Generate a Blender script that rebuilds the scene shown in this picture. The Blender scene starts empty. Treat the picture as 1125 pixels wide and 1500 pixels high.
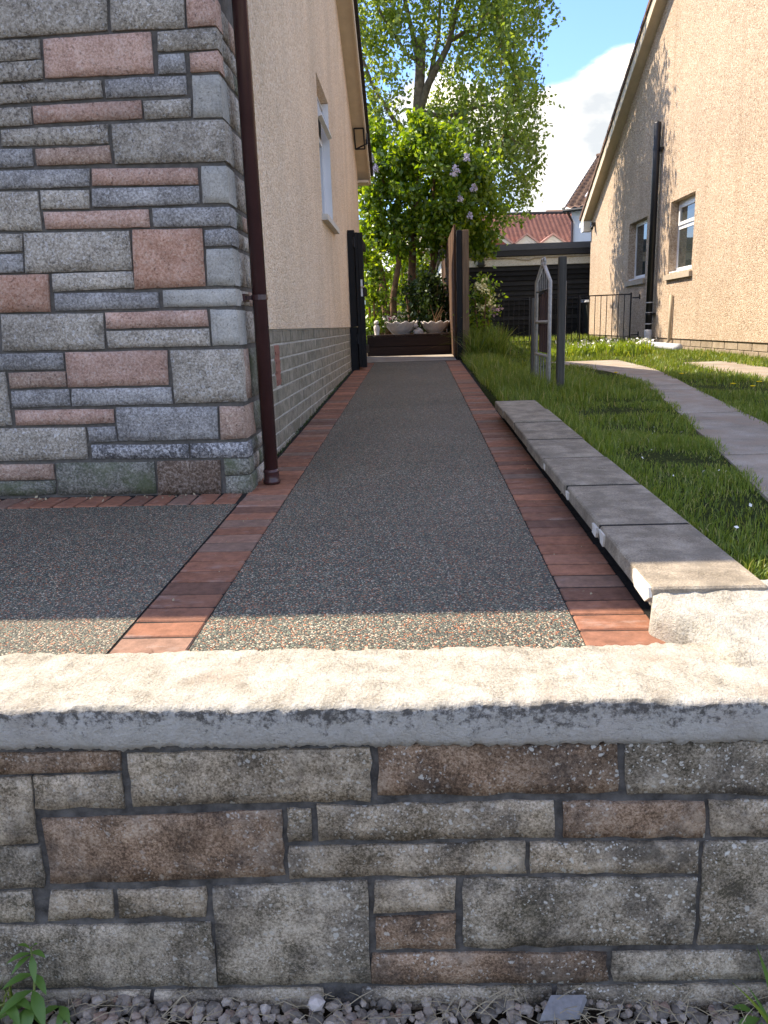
import bpy, bmesh, math, random
import numpy as np
from mathutils import Vector, Matrix, noise as mnoise

random.seed(7)
RNG = np.random.default_rng(11)
sc = bpy.context.scene
col = sc.collection

# ---------------------------------------------------------------- camera
cam_data = bpy.data.cameras.new('camera')
cam = bpy.data.objects.new('camera', cam_data)
col.objects.link(cam)
cam_data.sensor_fit = 'VERTICAL'
cam_data.sensor_height = 24.0
cam_data.lens = 24.0 * 1127.0 / 1500.0
cam_data.clip_start = 0.05
cam_data.clip_end = 2000
_m = Matrix(((0.998809, 0.022730, 0.043172), (0.036626, 0.235269, -0.971240), (-0.032233, 0.971664, 0.234157))).to_4x4()
_m.translation = (0, 0, 1.45)
cam.matrix_world = _m
sc.camera = cam

# ---------------------------------------------------------------- light and exposure
SUN_TO = Vector((-0.735, 0.335, 1.0)).normalized()          # towards the sun
ELEV = math.asin(SUN_TO.z)
AZ = math.atan2(SUN_TO.x, SUN_TO.y)
world = bpy.data.worlds.new('World')
sc.world = world
world.use_nodes = True
sun_data = bpy.data.lights.new('sun', 'SUN')
sun_data.energy = 2.5
sun_data.angle = math.radians(0.53)
sun_data.color = (0.97, 0.985, 1.0)
sun = bpy.data.objects.new('sun', sun_data)
sun.rotation_euler = SUN_TO.to_track_quat('Z', 'Y').to_euler()
sun.location = (-8, 6, 14)
col.objects.link(sun)
sc.view_settings.view_transform = 'Standard'
sc.view_settings.look = 'None'
sc.view_settings.gamma = 1
sc.view_settings.use_curve_mapping = False
sc.view_settings.exposure = 2.0
sc.view_settings.use_white_balance = True
sc.view_settings.white_balance_temperature = 8700
sc.view_settings.white_balance_tint = 12
sc.cycles.max_bounces = 8
sc.cycles.diffuse_bounces = 5
sc.cycles.transparent_max_bounces = 8

def nd(nt, kind, props=None, **inp):
    n = nt.nodes.new(kind)
    for k, v in (props or {}).items():
        setattr(n, k, v)
    for k, v in inp.items():
        s = n.inputs[int(k[1:])] if k[0] == '_' and k[1:].isdigit() else n.inputs[k.replace('_', ' ')]
        if isinstance(v, bpy.types.NodeSocket):
            nt.links.new(v, s)
        else:
            s.default_value = v
    return n

def ramp(nt, fac, stops, interp='LINEAR'):
    n = nt.nodes.new('ShaderNodeValToRGB')
    cr = n.color_ramp
    cr.interpolation = interp
    while len(cr.elements) < len(stops):
        cr.elements.new(0.5)
    for e, (p, c) in zip(cr.elements, stops):
        e.position = p
        e.color = (c, c, c, 1) if isinstance(c, (int, float)) else (c[0], c[1], c[2], 1)
    nt.links.new(fac, n.inputs[0])
    return n.outputs[0]

def math_(nt, op, a, b=0.0, clamp=False):
    n = nd(nt, 'ShaderNodeMath', {'operation': op, 'use_clamp': clamp}, _0=a, _1=b)
    return n.outputs[0]

def mix(nt, fac, a, b, mode='MIX'):
    n = nt.nodes.new('ShaderNodeMix')
    n.data_type = 'RGBA'
    n.blend_type = mode
    for s, v in ((n.inputs[0], fac), (n.inputs[6], a), (n.inputs[7], b)):
        if isinstance(v, bpy.types.NodeSocket):
            nt.links.new(v, s)
        elif isinstance(v, (tuple, list)):
            s.default_value = (v[0], v[1], v[2], 1)
        else:
            s.default_value = v
    return n.outputs[2]

# sky: physical sky with cumulus clouds given by the direction of view
def build_world():
    nt = world.node_tree
    nt.nodes.clear()
    out = nt.nodes.new('ShaderNodeOutputWorld')
    sky = nd(nt, 'ShaderNodeTexSky', {'sky_type': 'NISHITA', 'sun_disc': False, 'sun_elevation': ELEV, 'sun_rotation': AZ,
                                      'air_density': 1.1, 'dust_density': 0.4, 'ozone_density': 2.2, 'altitude': 50})
    skyc = mix(nt, 1.0, sky.outputs[0], (0.31, 0.475, 0.83), 'MULTIPLY')
    tc = nt.nodes.new('ShaderNodeTexCoord')
    d = tc.outputs['Generated']
    sq = nd(nt, 'ShaderNodeVectorMath', {'operation': 'MULTIPLY'}, _0=d, _1=(1.0, 1.0, 1.9)).outputs[0]
    n1 = nd(nt, 'ShaderNodeTexNoise', None, Vector=sq, Scale=4.6, Detail=9.0, Roughness=0.56, Distortion=0.15).outputs[0]
    n2 = nd(nt, 'ShaderNodeTexNoise', None, Vector=nd(nt, 'ShaderNodeVectorMath', {'operation': 'ADD'}, _0=sq, _1=(0.03, -0.02, 0.10)).outputs[0],
            Scale=4.6, Detail=5.0, Roughness=0.5).outputs[0]
    body = n1
    for (dx, dy, dz, r, w) in ((0.225, 0.948, 0.228, 0.075, 0.30), (0.19, 0.957, 0.20, 0.05, 0.20), (0.27, 0.935, 0.215, 0.10, 0.25), (0.178, 0.969, 0.166, 0.022, 0.20), (0.145, 0.978, 0.138, 0.05, 0.13), (0.20, 0.97, 0.142, 0.03, 0.15), (0.20, 0.926, 0.330, 0.12, -0.42), (0.14, 0.952, 0.275, 0.06, -0.22), (0.18, 0.965, 0.188, 0.02, -0.12), (0.0, 0.945, 0.32, 0.12, -0.22)):
        v = Vector((dx, dy, dz)).normalized()
        c = (v.x, v.y, v.z * 1.9)
        dist = nd(nt, 'ShaderNodeVectorMath', {'operation': 'DISTANCE'}, _0=sq, _1=c).outputs['Value']
        g = nd(nt, 'ShaderNodeMapRange', {'interpolation_type': 'SMOOTHSTEP'}, Value=dist, From_Min=0.0, From_Max=r * 1.7, To_Min=w, To_Max=0.0).outputs[0]
        body = math_(nt, 'ADD', body, g)
    mask = nd(nt, 'ShaderNodeMapRange', {'interpolation_type': 'SMOOTHSTEP'}, Value=body, From_Min=0.455, From_Max=0.63).outputs[0]
    shade = math_(nt, 'SUBTRACT', n1, n2)
    cl = ramp(nt, math_(nt, 'ADD', math_(nt, 'MULTIPLY', shade, 2.2), 0.5), [(0.16, (1.35, 1.62, 1.95)), (0.48, (2.45, 2.68, 2.9)), (0.78, (4.5, 4.6, 4.6))])
    c = mix(nt, math_(nt, 'MULTIPLY', mask, 0.93), skyc, cl)
    bg = nd(nt, 'ShaderNodeBackground', None, Color=c, Strength=0.14)
    nt.links.new(bg.outputs[0], out.inputs[0])
build_world()

# ---------------------------------------------------------------- mesh helpers
class MB:
    def __init__(self):
        self.v = []
        self.f = []
    def add(self, vs, fs):
        o = len(self.v)
        self.v += [tuple(p) for p in vs]
        self.f += [tuple(i + o for i in f) for f in fs]
        return self
    def box(self, x0, y0, z0, x1, y1, z1):
        return self.add([(x0, y0, z0), (x1, y0, z0), (x1, y1, z0), (x0, y1, z0), (x0, y0, z1), (x1, y0, z1), (x1, y1, z1), (x0, y1, z1)],
                        [(0, 3, 2, 1), (4, 5, 6, 7), (0, 1, 5, 4), (1, 2, 6, 5), (2, 3, 7, 6), (3, 0, 4, 7)])
    def hexa(self, p):        # eight corners: bottom ring of four, top ring of four
        return self.add(p, [(0, 3, 2, 1), (4, 5, 6, 7), (0, 1, 5, 4), (1, 2, 6, 5), (2, 3, 7, 6), (3, 0, 4, 7)])
    def cbox(self, x0, y0, z0, x1, y1, z1, c):   # box with chamfered edges
        vs, idx = [], {}
        L = ((x0, x1), (y0, y1), (z0, z1))
        for sx in (0, 1):
            for sy in (0, 1):
                for sz in (0, 1):
                    s = (sx, sy, sz)
                    for a in range(3):
                        p = [L[k][s[k]] + (0 if k == a else (c if s[k] == 0 else -c)) for k in range(3)]
                        idx[(s, a)] = len(vs)
                        vs.append(p)
        fs = []
        for a in range(3):
            b, d = (a + 1) % 3, (a + 2) % 3
            for s in (0, 1):
                q = []
                for (i, j) in ((0, 0), (1, 0), (1, 1), (0, 1)):
                    k = [0, 0, 0]; k[a] = s; k[b] = i; k[d] = j
                    q.append(idx[(tuple(k), a)])
                fs.append(q if s else q[::-1])
            for i in (0, 1):
                for j in (0, 1):
                    k0 = [0, 0, 0]; k0[b] = i; k0[d] = j
                    k1 = list(k0); k1[a] = 1
                    q = [idx[(tuple(k0), b)], idx[(tuple(k1), b)], idx[(tuple(k1), d)], idx[(tuple(k0), d)]]
                    fs.append(q if (i == j) else q[::-1])
        for s in ((0,0,0),(0,0,1),(0,1,0),(0,1,1),(1,0,0),(1,0,1),(1,1,0),(1,1,1)):
            q = [idx[(s, 0)], idx[(s, 1)], idx[(s, 2)]]
            fs.append(q if sum(s) % 2 else q[::-1])
        return self.add(vs, fs)
    def tube(self, pts, rad, n=8, cap=True):
        pts = [Vector(p) for p in pts]
        if isinstance(rad, (int, float)):
            rad = [rad] * len(pts)
        vs, fs = [], []
        up = None
        for i, p in enumerate(pts):
            t = (pts[min(i + 1, len(pts) - 1)] - pts[max(i - 1, 0)]).normalized()
            if up is None:
                up = Vector((0, 0, 1)) if abs(t.z) < 0.9 else Vector((1, 0, 0))
            a = t.cross(up).normalized()
            up = a.cross(t).normalized()
            for k in range(n):
                w = 2 * math.pi * k / n
                vs.append(p + (a * math.cos(w) + up * math.sin(w)) * rad[i])
        for i in range(len(pts) - 1):
            for k in range(n):
                k2 = (k + 1) % n
                fs.append((i * n + k, i * n + k2, (i + 1) * n + k2, (i + 1) * n + k))
        if cap:
            fs.append(tuple(range(n))[::-1])
            fs.append(tuple((len(pts) - 1) * n + k for k in range(n)))
        return self.add(vs, fs)
    def bar(self, a, b, w, h=None):
        """square-section bar from a to b"""
        h = h or w
        a, b = Vector(a), Vector(b)
        t = (b - a).normalized()
        up = Vector((0, 0, 1)) if abs(t.z) < 0.95 else Vector((0, 1, 0))
        s = t.cross(up).normalized() * w / 2
        u = s.cross(t).normalized() * h / 2
        r = [(-s - u), (s - u), (s + u), (-s + u)]
        return self.add([a + k for k in r] + [b + k for k in r], [(3, 2, 1, 0), (4, 5, 6, 7), (0, 1, 5, 4), (1, 2, 6, 5), (2, 3, 7, 6), (3, 0, 4, 7)])
    def lathe(self, prof, cx, cy, n=20, wob=None):
        vs, fs = [], []
        for (r, z) in prof:
            for k in range(n):
                w = 2 * math.pi * k / n
                rr = r * (wob(w, z) if wob else 1)
                vs.append((cx + rr * math.cos(w), cy + rr * math.sin(w), z))
        for i in range(len(prof) - 1):
            for k in range(n):
                fs.append((i * n + k, i * n + (k + 1) % n, (i + 1) * n + (k + 1) % n, (i + 1) * n + k))
        fs.append(tuple(range(n))[::-1])
        return self.add(vs, fs)
    def build(self, name, m, parent=None, smooth=False, at=None, kind=None):
        me = bpy.data.meshes.new(name)
        v = np.array(self.v, dtype=float)
        if at is None:
            lo, hi = v.min(0), v.max(0)
            at = ((lo[0] + hi[0]) / 2, (lo[1] + hi[1]) / 2, lo[2])
        me.from_pydata((v - np.array(at)).tolist(), [], self.f)
        me.validate()
        if smooth:
            me.polygons.foreach_set('use_smooth', [True] * len(me.polygons))
        return link(name, me, m, parent, at, kind)

WORLD_AT = {}
def link(name, me, m, parent=None, at=(0, 0, 0), kind=None, rot=None):
    if m is not None and me is not None and not me.materials:
        me.materials.append(m)
    o = bpy.data.objects.new(name, me)
    col.objects.link(o)
    p = Vector(at)
    WORLD_AT[o] = p
    if parent is not None:
        o.parent = parent
        o.location = p - WORLD_AT[parent]
    else:
        o.location = p
    if rot:
        o.rotation_euler = rot
    if kind:
        o['kind'] = kind
    return o

def tag(o, label, cat, group=None):
    o['label'] = label
    o['category'] = cat
    if group:
        o['group'] = group
    return o

def thing(name, label, cat, at, group=None):
    return tag(link(name, None, None, None, at), label, cat, group)

def arrays_mesh(name, verts, loops, nper, m, parent=None, at=(0, 0, 0), kind=None, smooth=False):
    """mesh from numpy: verts (n,3); faces all with nper corners, or nper an array of counts"""
    me = bpy.data.meshes.new(name)
    verts = np.asarray(verts, dtype=np.float32) - np.asarray(at, dtype=np.float32)
    loops = np.asarray(loops, dtype=np.int32).ravel()
    counts = np.full(len(loops) // nper, nper, dtype=np.int32) if isinstance(nper, int) else np.asarray(nper, dtype=np.int32)
    me.vertices.add(len(verts))
    me.vertices.foreach_set('co', verts.ravel())
    me.loops.add(len(loops))
    me.loops.foreach_set('vertex_index', loops)
    me.polygons.add(len(counts))
    starts = np.zeros(len(counts), dtype=np.int32)
    starts[1:] = np.cumsum(counts)[:-1]
    me.polygons.foreach_set('loop_start', starts)
    me.polygons.foreach_set('loop_total', counts)
    if smooth:
        me.polygons.foreach_set('use_smooth', np.ones(len(counts), dtype=bool))
    me.update(calc_edges=True)
    return link(name, me, m, parent, at, kind)

# ---------------------------------------------------------------- materials
MATS = {}
def new_mat(name):
    m = bpy.data.materials.new(name)
    m.use_nodes = True
    nt = m.node_tree
    b = nt.nodes['Principled BSDF']
    MATS[name] = m
    return m, nt, b

def coords(nt, rand=True, scale=None):
    tc = nt.nodes.new('ShaderNodeTexCoord')
    v = tc.outputs['Object']
    if rand:
        oi = nt.nodes.new('ShaderNodeObjectInfo')
        r = math_(nt, 'MULTIPLY', oi.outputs['Random'], 37.0)
        v = nd(nt, 'ShaderNodeVectorMath', {'operation': 'ADD'}, _0=v, _1=nd(nt, 'ShaderNodeCombineXYZ', None, X=r, Y=math_(nt, 'MULTIPLY', r, 1.7), Z=math_(nt, 'MULTIPLY', r, 0.6)).outputs[0]).outputs[0]
    if scale:
        v = nd(nt, 'ShaderNodeVectorMath', {'operation': 'MULTIPLY'}, _0=v, _1=scale).outputs[0]
    return v

def tnoise(nt, v, s, det=5.0, rough=0.6, dist=0.0):
    return nd(nt, 'ShaderNodeTexNoise', None, Vector=v, Scale=s, Detail=det, Roughness=rough, Distortion=dist).outputs[0]

def bump(nt, b, h, strength, dist, prev=None):
    n = nd(nt, 'ShaderNodeBump', None, Strength=strength, Distance=dist, Height=h)
    if prev:
        nt.links.new(prev, n.inputs['Normal'])
    nt.links.new(n.outputs[0], b.inputs['Normal'])
    return n.outputs[0]

def setc(nt, b, c, rough=0.9, spec=0.3):
    if isinstance(c, bpy.types.NodeSocket):
        nt.links.new(c, b.inputs['Base Color'])
    else:
        b.inputs['Base Color'].default_value = (c[0], c[1], c[2], 1)
    if isinstance(rough, bpy.types.NodeSocket):
        nt.links.new(rough, b.inputs['Roughness'])
    else:
        b.inputs['Roughness'].default_value = rough
    b.inputs['Specular IOR Level'].default_value = spec

def value_jit(nt, c, amt):
    """piece-to-piece variation of tone"""
    oi = nt.nodes.new('ShaderNodeObjectInfo')
    f = nd(nt, 'ShaderNodeMapRange', None, Value=oi.outputs['Random'], To_Min=1 - amt, To_Max=1 + amt).outputs[0]
    return mix(nt, 1.0, c, nd(nt, 'ShaderNodeCombineXYZ', None, X=f, Y=f, Z=f).outputs[0], 'MULTIPLY')

def weather(nt, c, s=2.2, lo=0.74, hi=1.10):
    """grime that runs on from stone to stone"""
    geo = nt.nodes.new('ShaderNodeNewGeometry')
    n = tnoise(nt, geo.outputs['Position'], s, 7.0, 0.65, 0.3)
    return mix(nt, 1.0, c, ramp(nt, n, [(0.36, lo), (0.62, hi)]), 'MULTIPLY')

def stone_mat(name, dark, mid, light, grain=130.0, jit=0.12, speck=0.35, bstr=0.9, moss=None):
    m, nt, b = new_mat(name)
    v = coords(nt)
    grain *= 0.8
    g = tnoise(nt, v, grain, 4.0, 0.78)
    p = tnoise(nt, v, 11.0, 5.0, 0.65)
    f = math_(nt, 'ADD', math_(nt, 'MULTIPLY', g, 0.72), math_(nt, 'MULTIPLY', p, 0.28))
    c = ramp(nt, f, [(0.40, dark), (0.50, mid), (0.60, light)])
    pt = ramp(nt, tnoise(nt, v, grain * 0.9, 2.0, 0.5), [(0.60, 0.0), (0.66, 1.0)])
    c = mix(nt, math_(nt, 'MULTIPLY', pt, speck), c, tuple(min(0.8, k * 1.7) for k in light))  # pale speckle of the stone, also painted for light caught on rough facets
    pit = ramp(nt, tnoise(nt, v, grain * 0.6, 4.0, 0.7), [(0.34, 1.0), (0.41, 0.0)])
    c = mix(nt, math_(nt, 'MULTIPLY', pit, 0.7), c, tuple(k * 0.35 for k in dark))
    if moss:
        mm = ramp(nt, tnoise(nt, v, 7.0, 6.0, 0.7), [(0.45, 0.0), (0.62, 1.0)])
        c = mix(nt, math_(nt, 'MULTIPLY', mm, 0.8), c, moss)
    c = weather(nt, c)
    setc(nt, b, value_jit(nt, c, jit), 0.92, 0.25)
    h = math_(nt, 'ADD', math_(nt, 'MULTIPLY', g, 0.5), tnoise(nt, v, 38.0, 6.0, 0.65))
    bump(nt, b, h, bstr, 0.012)
    return m

stone_mat('stone_g', (0.225, 0.195, 0.155), (0.44, 0.39, 0.32), (0.66, 0.60, 0.51), 120.0, 0.12, 0.5)
stone_mat('stone_s', (0.146, 0.122, 0.098), (0.415, 0.366, 0.299), (0.610, 0.549, 0.464), 95.0, 0.1, 0.5)
stone_mat('stone_b', (0.175, 0.167, 0.155), (0.325, 0.312, 0.295), (0.52, 0.505, 0.48))
stone_mat('stone_p', (0.40, 0.235, 0.175), (0.60, 0.375, 0.29), (0.72, 0.52, 0.43), 130.0, 0.1, 0.2)
stone_mat('stone_o', (0.415, 0.207, 0.134), (0.586, 0.329, 0.232), (0.695, 0.464, 0.366), 130.0, 0.06, 0.2)
stone_mat('stone_l', (0.31, 0.30, 0.265), (0.42, 0.405, 0.36), (0.51, 0.49, 0.44), 150.0, 0.06, 0.1, 0.35)
stone_mat('stone_n', (0.27, 0.175, 0.13), (0.43, 0.29, 0.22), (0.56, 0.42, 0.34))
stone_mat('stone_k', (0.085, 0.083, 0.082), (0.22, 0.217, 0.215), (0.58, 0.575, 0.57), 100.0, 0.05, 0.6)
stone_mat('stone_d', (0.104, 0.104, 0.083), (0.220, 0.213, 0.177), (0.366, 0.354, 0.305), 110.0, 0.1, 0.35, 0.9, (0.10, 0.12, 0.06))
stone_mat('stone_m', (0.091, 0.061, 0.043), (0.171, 0.116, 0.083), (0.329, 0.268, 0.220), 110.0, 0.1, 0.2, 0.9)

def lichen_stone(name, dark, mid, light, lich, green):
    green *= 0.25
    m, nt, b = new_mat(name)
    v = coords(nt)
    g = tnoise(nt, v, 175.0, 5.0, 0.8)
    p = tnoise(nt, v, 9.0, 8.0, 0.72)
    f = math_(nt, 'ADD', math_(nt, 'MULTIPLY', g, 0.55), math_(nt, 'MULTIPLY', p, 0.45))
    c = ramp(nt, f, [(0.42, dark), (0.50, mid), (0.58, light)])
    dirt = ramp(nt, tnoise(nt, v, 6.5, 8.0, 0.75), [(0.47, 0.0), (0.66, 1.0)])
    c = mix(nt, math_(nt, 'MULTIPLY', dirt, 0.75), c, (0.055, 0.050, 0.046))
    gr = ramp(nt, tnoise(nt, nd(nt, 'ShaderNodeVectorMath', {'operation': 'ADD'}, _0=v, _1=(9, 3, 5)).outputs[0], 6.0, 5.0, 0.6), [(0.52, 0.0), (0.68, 1.0)])
    c = mix(nt, math_(nt, 'MULTIPLY', gr, green), c, (0.17, 0.16, 0.065))
    # blotches of pale lichen, in drifts
    vd = nd(nt, 'ShaderNodeVectorMath', {'operation': 'ADD'}, _0=v, _1=nd(nt, 'ShaderNodeVectorMath', {'operation': 'SCALE'}, _0=nd(nt, 'ShaderNodeTexNoise', None, Vector=v, Scale=85.0, Detail=3.0).outputs['Color'], Scale=0.016).outputs[0]).outputs[0]
    spots = None
    for sc_, th in ((125.0, 0.30), (58.0, 0.27)):
        vo = nd(nt, 'ShaderNodeTexVoronoi', None, Vector=vd, Scale=sc_)
        keep = ramp(nt, nd(nt, 'ShaderNodeSeparateColor', None, Color=vo.outputs['Color']).outputs[0], [(0.50 if sc_ > 80 else 0.66, 0.0), (0.52 if sc_ > 80 else 0.68, 1.0)])
        sp = math_(nt, 'MULTIPLY', ramp(nt, vo.outputs['Distance'], [(th * 0.8, 1.0), (th * 1.15, 0.0)]), keep)
        spots = sp if spots is None else math_(nt, 'MAXIMUM', spots, sp)
    drift = ramp(nt, tnoise(nt, nd(nt, 'ShaderNodeVectorMath', {'operation': 'ADD'}, _0=v, _1=(2, 7, 1)).outputs[0], 6.5, 4.0, 0.7), [(0.42, 0.0), (0.56, 1.0)])
    tcg = nt.nodes.new('ShaderNodeNewGeometry')
    px = nd(nt, 'ShaderNodeSeparateXYZ', None, Vector=tcg.outputs['Position']).outputs[0]
    side = nd(nt, 'ShaderNodeMapRange', None, Value=px, From_Min=-0.7, From_Max=0.35, To_Min=0.5, To_Max=1.0).outputs[0]
    sp = math_(nt, 'MULTIPLY', math_(nt, 'MULTIPLY', spots, drift), math_(nt, 'MULTIPLY', side, lich))
    c = weather(nt, c, 4.5, 0.70, 1.14)
    c = mix(nt, sp, value_jit(nt, c, 0.12), (0.66, 0.64, 0.56))
    setc(nt, b, c, 0.95, 0.2)
    h = math_(nt, 'ADD', math_(nt, 'MULTIPLY', g, 0.6), math_(nt, 'MULTIPLY', tnoise(nt, v, 60.0, 7.0, 0.75), 0.8))
    bump(nt, b, h, 0.8, 0.008)
lichen_stone('wall_r', (0.13, 0.080, 0.050), (0.38, 0.245, 0.155), (0.60, 0.45, 0.32), 0.9, 0.15)
lichen_stone('wall_t', (0.13, 0.100, 0.062), (0.43, 0.34, 0.235), (0.70, 0.58, 0.43), 0.9, 0.3)
lichen_stone('wall_y', (0.10, 0.085, 0.055), (0.36, 0.295, 0.212), (0.63, 0.54, 0.41), 0.95, 0.4)

def simple(name, c, rough=0.8, spec=0.3, var=0.12, ns=20.0, bs=0.0, bd=0.003, bscale=80.0, metal=0.0, jit=0.0, rand=True):
    m, nt, b = new_mat(name)
    v = coords(nt, rand)
    n = tnoise(nt, v, ns, 6.0, 0.65)
    cc = ramp(nt, n, [(0.3, tuple(k * (1 - var) for k in c)), (0.7, tuple(min(1, k * (1 + var)) for k in c))])
    if jit:
        cc = value_jit(nt, cc, jit)
    setc(nt, b, cc, rough, spec)
    b.inputs['Metallic'].default_value = metal
    if bs:
        bump(nt, b, tnoise(nt, v, bscale, 5.0, 0.65), bs, bd)
    return m

simple('mortar_dark', (0.125, 0.115, 0.102), 0.95, 0.2, 0.3, 30.0, 0.8, 0.006, 120.0)
simple('mortar_wall', (0.105, 0.098, 0.088), 0.95, 0.2, 0.6, 25.0, 1.0, 0.006, 120.0)
simple('pipe_brown', (0.068, 0.027, 0.026), 0.27, 0.5, 0.15, 8.0)
simple('black_paint', (0.011, 0.0115, 0.014), 0.42, 0.45, 0.2, 10.0)
simple('black_gate', (0.011, 0.0115, 0.012), 0.6, 0.2, 0.2, 10.0)
simple('garage_black', (0.026, 0.0265, 0.028), 0.8, 0.15, 0.25, 6.0, jit=0.45)
simple('rod_grey', (0.20, 0.19, 0.17), 0.8, 0.3, 0.3, 40.0)
simple('white_paint', (0.72, 0.71, 0.66), 0.6, 0.3, 0.08, 5.0)
simple('upvc', (0.80, 0.80, 0.79), 0.3, 0.5, 0.03, 5.0)
simple('cream_board', (0.60, 0.50, 0.37), 0.6, 0.3, 0.10, 6.0)
simple('grey_fascia', (0.085, 0.092, 0.105), 0.5, 0.4, 0.12, 4.0)
simple('dark_fascia', (0.022, 0.024, 0.028), 0.5, 0.4, 0.12, 4.0)
simple('roof_edge', (0.035, 0.028, 0.026), 0.8, 0.3, 0.3, 12.0, 0.4)
simple('tile_brown', (0.16, 0.095, 0.068), 0.85, 0.25, 0.35, 3.0, 0.3, 0.01, 20.0)
simple('tile_red', (0.37, 0.165, 0.12), 0.85, 0.25, 0.25, 2.5, 0.3, 0.01, 20.0)
simple('barge_pink', (0.46, 0.24, 0.19), 0.8, 0.3, 0.15, 5.0)
simple('barge_cream', (0.66, 0.60, 0.52), 0.7, 0.3, 0.08, 5.0)
simple('gable_red', (0.27, 0.075, 0.055), 0.8, 0.3, 0.15, 6.0)
simple('harl_white', (0.70, 0.71, 0.72), 0.9, 0.2, 0.06, 3.0, 0.4, 0.01, 40.0)
simple('pipe_grey', (0.48, 0.50, 0.52), 0.5, 0.4, 0.12, 14.0)
simple('pipe_beige', (0.40, 0.32, 0.22), 0.7, 0.3, 0.1, 14.0)
simple('airbrick', (0.30, 0.135, 0.10), 0.9, 0.2, 0.2, 30.0)
simple('sill_stone', (0.42, 0.35, 0.27), 0.9, 0.2, 0.12, 14.0, 0.5)
simple('sill_white', (0.60, 0.57, 0.50), 0.85, 0.2, 0.12, 20.0, 0.5)
simple('steel', (0.55, 0.56, 0.57), 0.35, 0.5, 0.1, 20.0, metal=0.8)
simple('soil', (0.045, 0.034, 0.022), 1.0, 0.1, 0.5, 18.0, 1.0, 0.02, 40.0)
simple('pot_white', (0.66, 0.60, 0.53), 0.75, 0.3, 0.15, 14.0, 0.4, 0.004, 40.0)
simple('petal_white', (0.78, 0.76, 0.70), 0.7, 0.2, 0.06, 20.0)
simple('petal_pink', (0.62, 0.40, 0.46), 0.7, 0.2, 0.1, 20.0)
simple('petal_purple', (0.22, 0.04, 0.10), 0.7, 0.2, 0.2, 20.0)
simple('petal_lilac', (0.62, 0.58, 0.68), 0.7, 0.2, 0.12, 20.0)
simple('petal_yellow', (0.80, 0.55, 0.02), 0.7, 0.2, 0.1, 20.0)
simple('petal_cream', (0.75, 0.68, 0.36), 0.7, 0.2, 0.1, 20.0)
simple('trellis_white', (0.42, 0.40, 0.36), 0.7, 0.3, 0.25, 40.0, 0.3)
simple('straw', (0.36, 0.30, 0.20), 0.9, 0.2, 0.25, 30.0)
simple('base_dark', (0.028, 0.026, 0.024), 1.0, 0.1, 0.4, 30.0, 0.8, 0.008, 90.0)
simple('bin_dark', (0.03, 0.035, 0.035), 0.5, 0.4, 0.1, 5.0)
simple('bin_lid', (0.30, 0.31, 0.32), 0.5, 0.4, 0.1, 5.0)
simple('bark_birch', (0.19, 0.15, 0.11), 0.9, 0.2, 0.5, 9.0, 0.8, 0.02, 30.0)
simple('bark', (0.20, 0.115, 0.065), 0.95, 0.2, 0.45, 14.0, 0.9, 0.02, 30.0)
simple('stem_green', (0.16, 0.20, 0.06), 0.8, 0.3, 0.2, 20.0)

def wood(name, c, var=0.35, jit=0.2, sc_=(40, 40, 2.5)):
    m, nt, b = new_mat(name)
    v = coords(nt, True, sc_)
    n = tnoise(nt, v, 1.0, 6.0, 0.6, 0.4)
    cc = ramp(nt, n, [(0.3, tuple(k * (1 - var) for k in c)), (0.7, tuple(k * (1 + var) for k in c))])
    setc(nt, b, value_jit(nt, cc, jit), 0.85, 0.25)
    bump(nt, b, n, 0.5, 0.004)
wood('wood_brown', (0.115, 0.062, 0.036))
wood('wood_post', (0.14, 0.095, 0.06))
wood('wood_dark', (0.030, 0.017, 0.013), 0.3, 0.15, (3, 40, 40))
wood('wood_pale', (0.50, 0.42, 0.31), 0.15, 0.1, (3, 40, 40))
wood('post_grey', (0.075, 0.070, 0.060))
wood('panel_maroon', (0.075, 0.045, 0.040))

def render_mat(name, tones, sc_=75.0, bstr=0.8, stain=None):
    m, nt, b = new_mat(name)
    v = coords(nt, False)
    vo = nd(nt, 'ShaderNodeTexVoronoi', None, Vector=v, Scale=sc_)
    r = nd(nt, 'ShaderNodeSeparateColor', None, Color=vo.outputs['Color']).outputs[0]
    f = math_(nt, 'ADD', math_(nt, 'MULTIPLY', r, 0.55), math_(nt, 'MULTIPLY', tnoise(nt, v, 28.0, 5.0, 0.7), 0.45))
    c = ramp(nt, f, [(0.12, tones[0]), (0.32, tones[1]), (0.55, tones[2]), (0.8, tones[3])])
    big = ramp(nt, tnoise(nt, v, 0.9, 5.0, 0.6), [(0.35, 0.90), (0.65, 1.06)])
    c = mix(nt, 1.0, c, big, 'MULTIPLY')
    if stain:
        st = ramp(nt, tnoise(nt, nd(nt, 'ShaderNodeVectorMath', {'operation': 'MULTIPLY'}, _0=v, _1=(3.0, 3.0, 0.25)).outputs[0], 1.0, 6.0, 0.6), [(0.5, 0.0), (0.75, 1.0)])
        c = mix(nt, math_(nt, 'MULTIPLY', st, 0.35), c, stain)
    setc(nt, b, c, 0.95, 0.15)
    h = math_(nt, 'ADD', math_(nt, 'MULTIPLY', vo.outputs['Distance'], -1.2), tnoise(nt, v, 60.0, 4.0, 0.7))
    bump(nt, b, h, bstr, 0.010)
render_mat('render_cream', ((0.46, 0.32, 0.21), (0.74, 0.55, 0.375), (0.84, 0.65, 0.465), (0.86, 0.74, 0.61)), 80.0, 0.75, (0.44, 0.33, 0.22))
render_mat('render_tan', ((0.18, 0.12, 0.085), (0.42, 0.305, 0.215), (0.53, 0.395, 0.285), (0.66, 0.55, 0.43)), 68.0, 0.65, (0.28, 0.19, 0.12))
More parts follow.
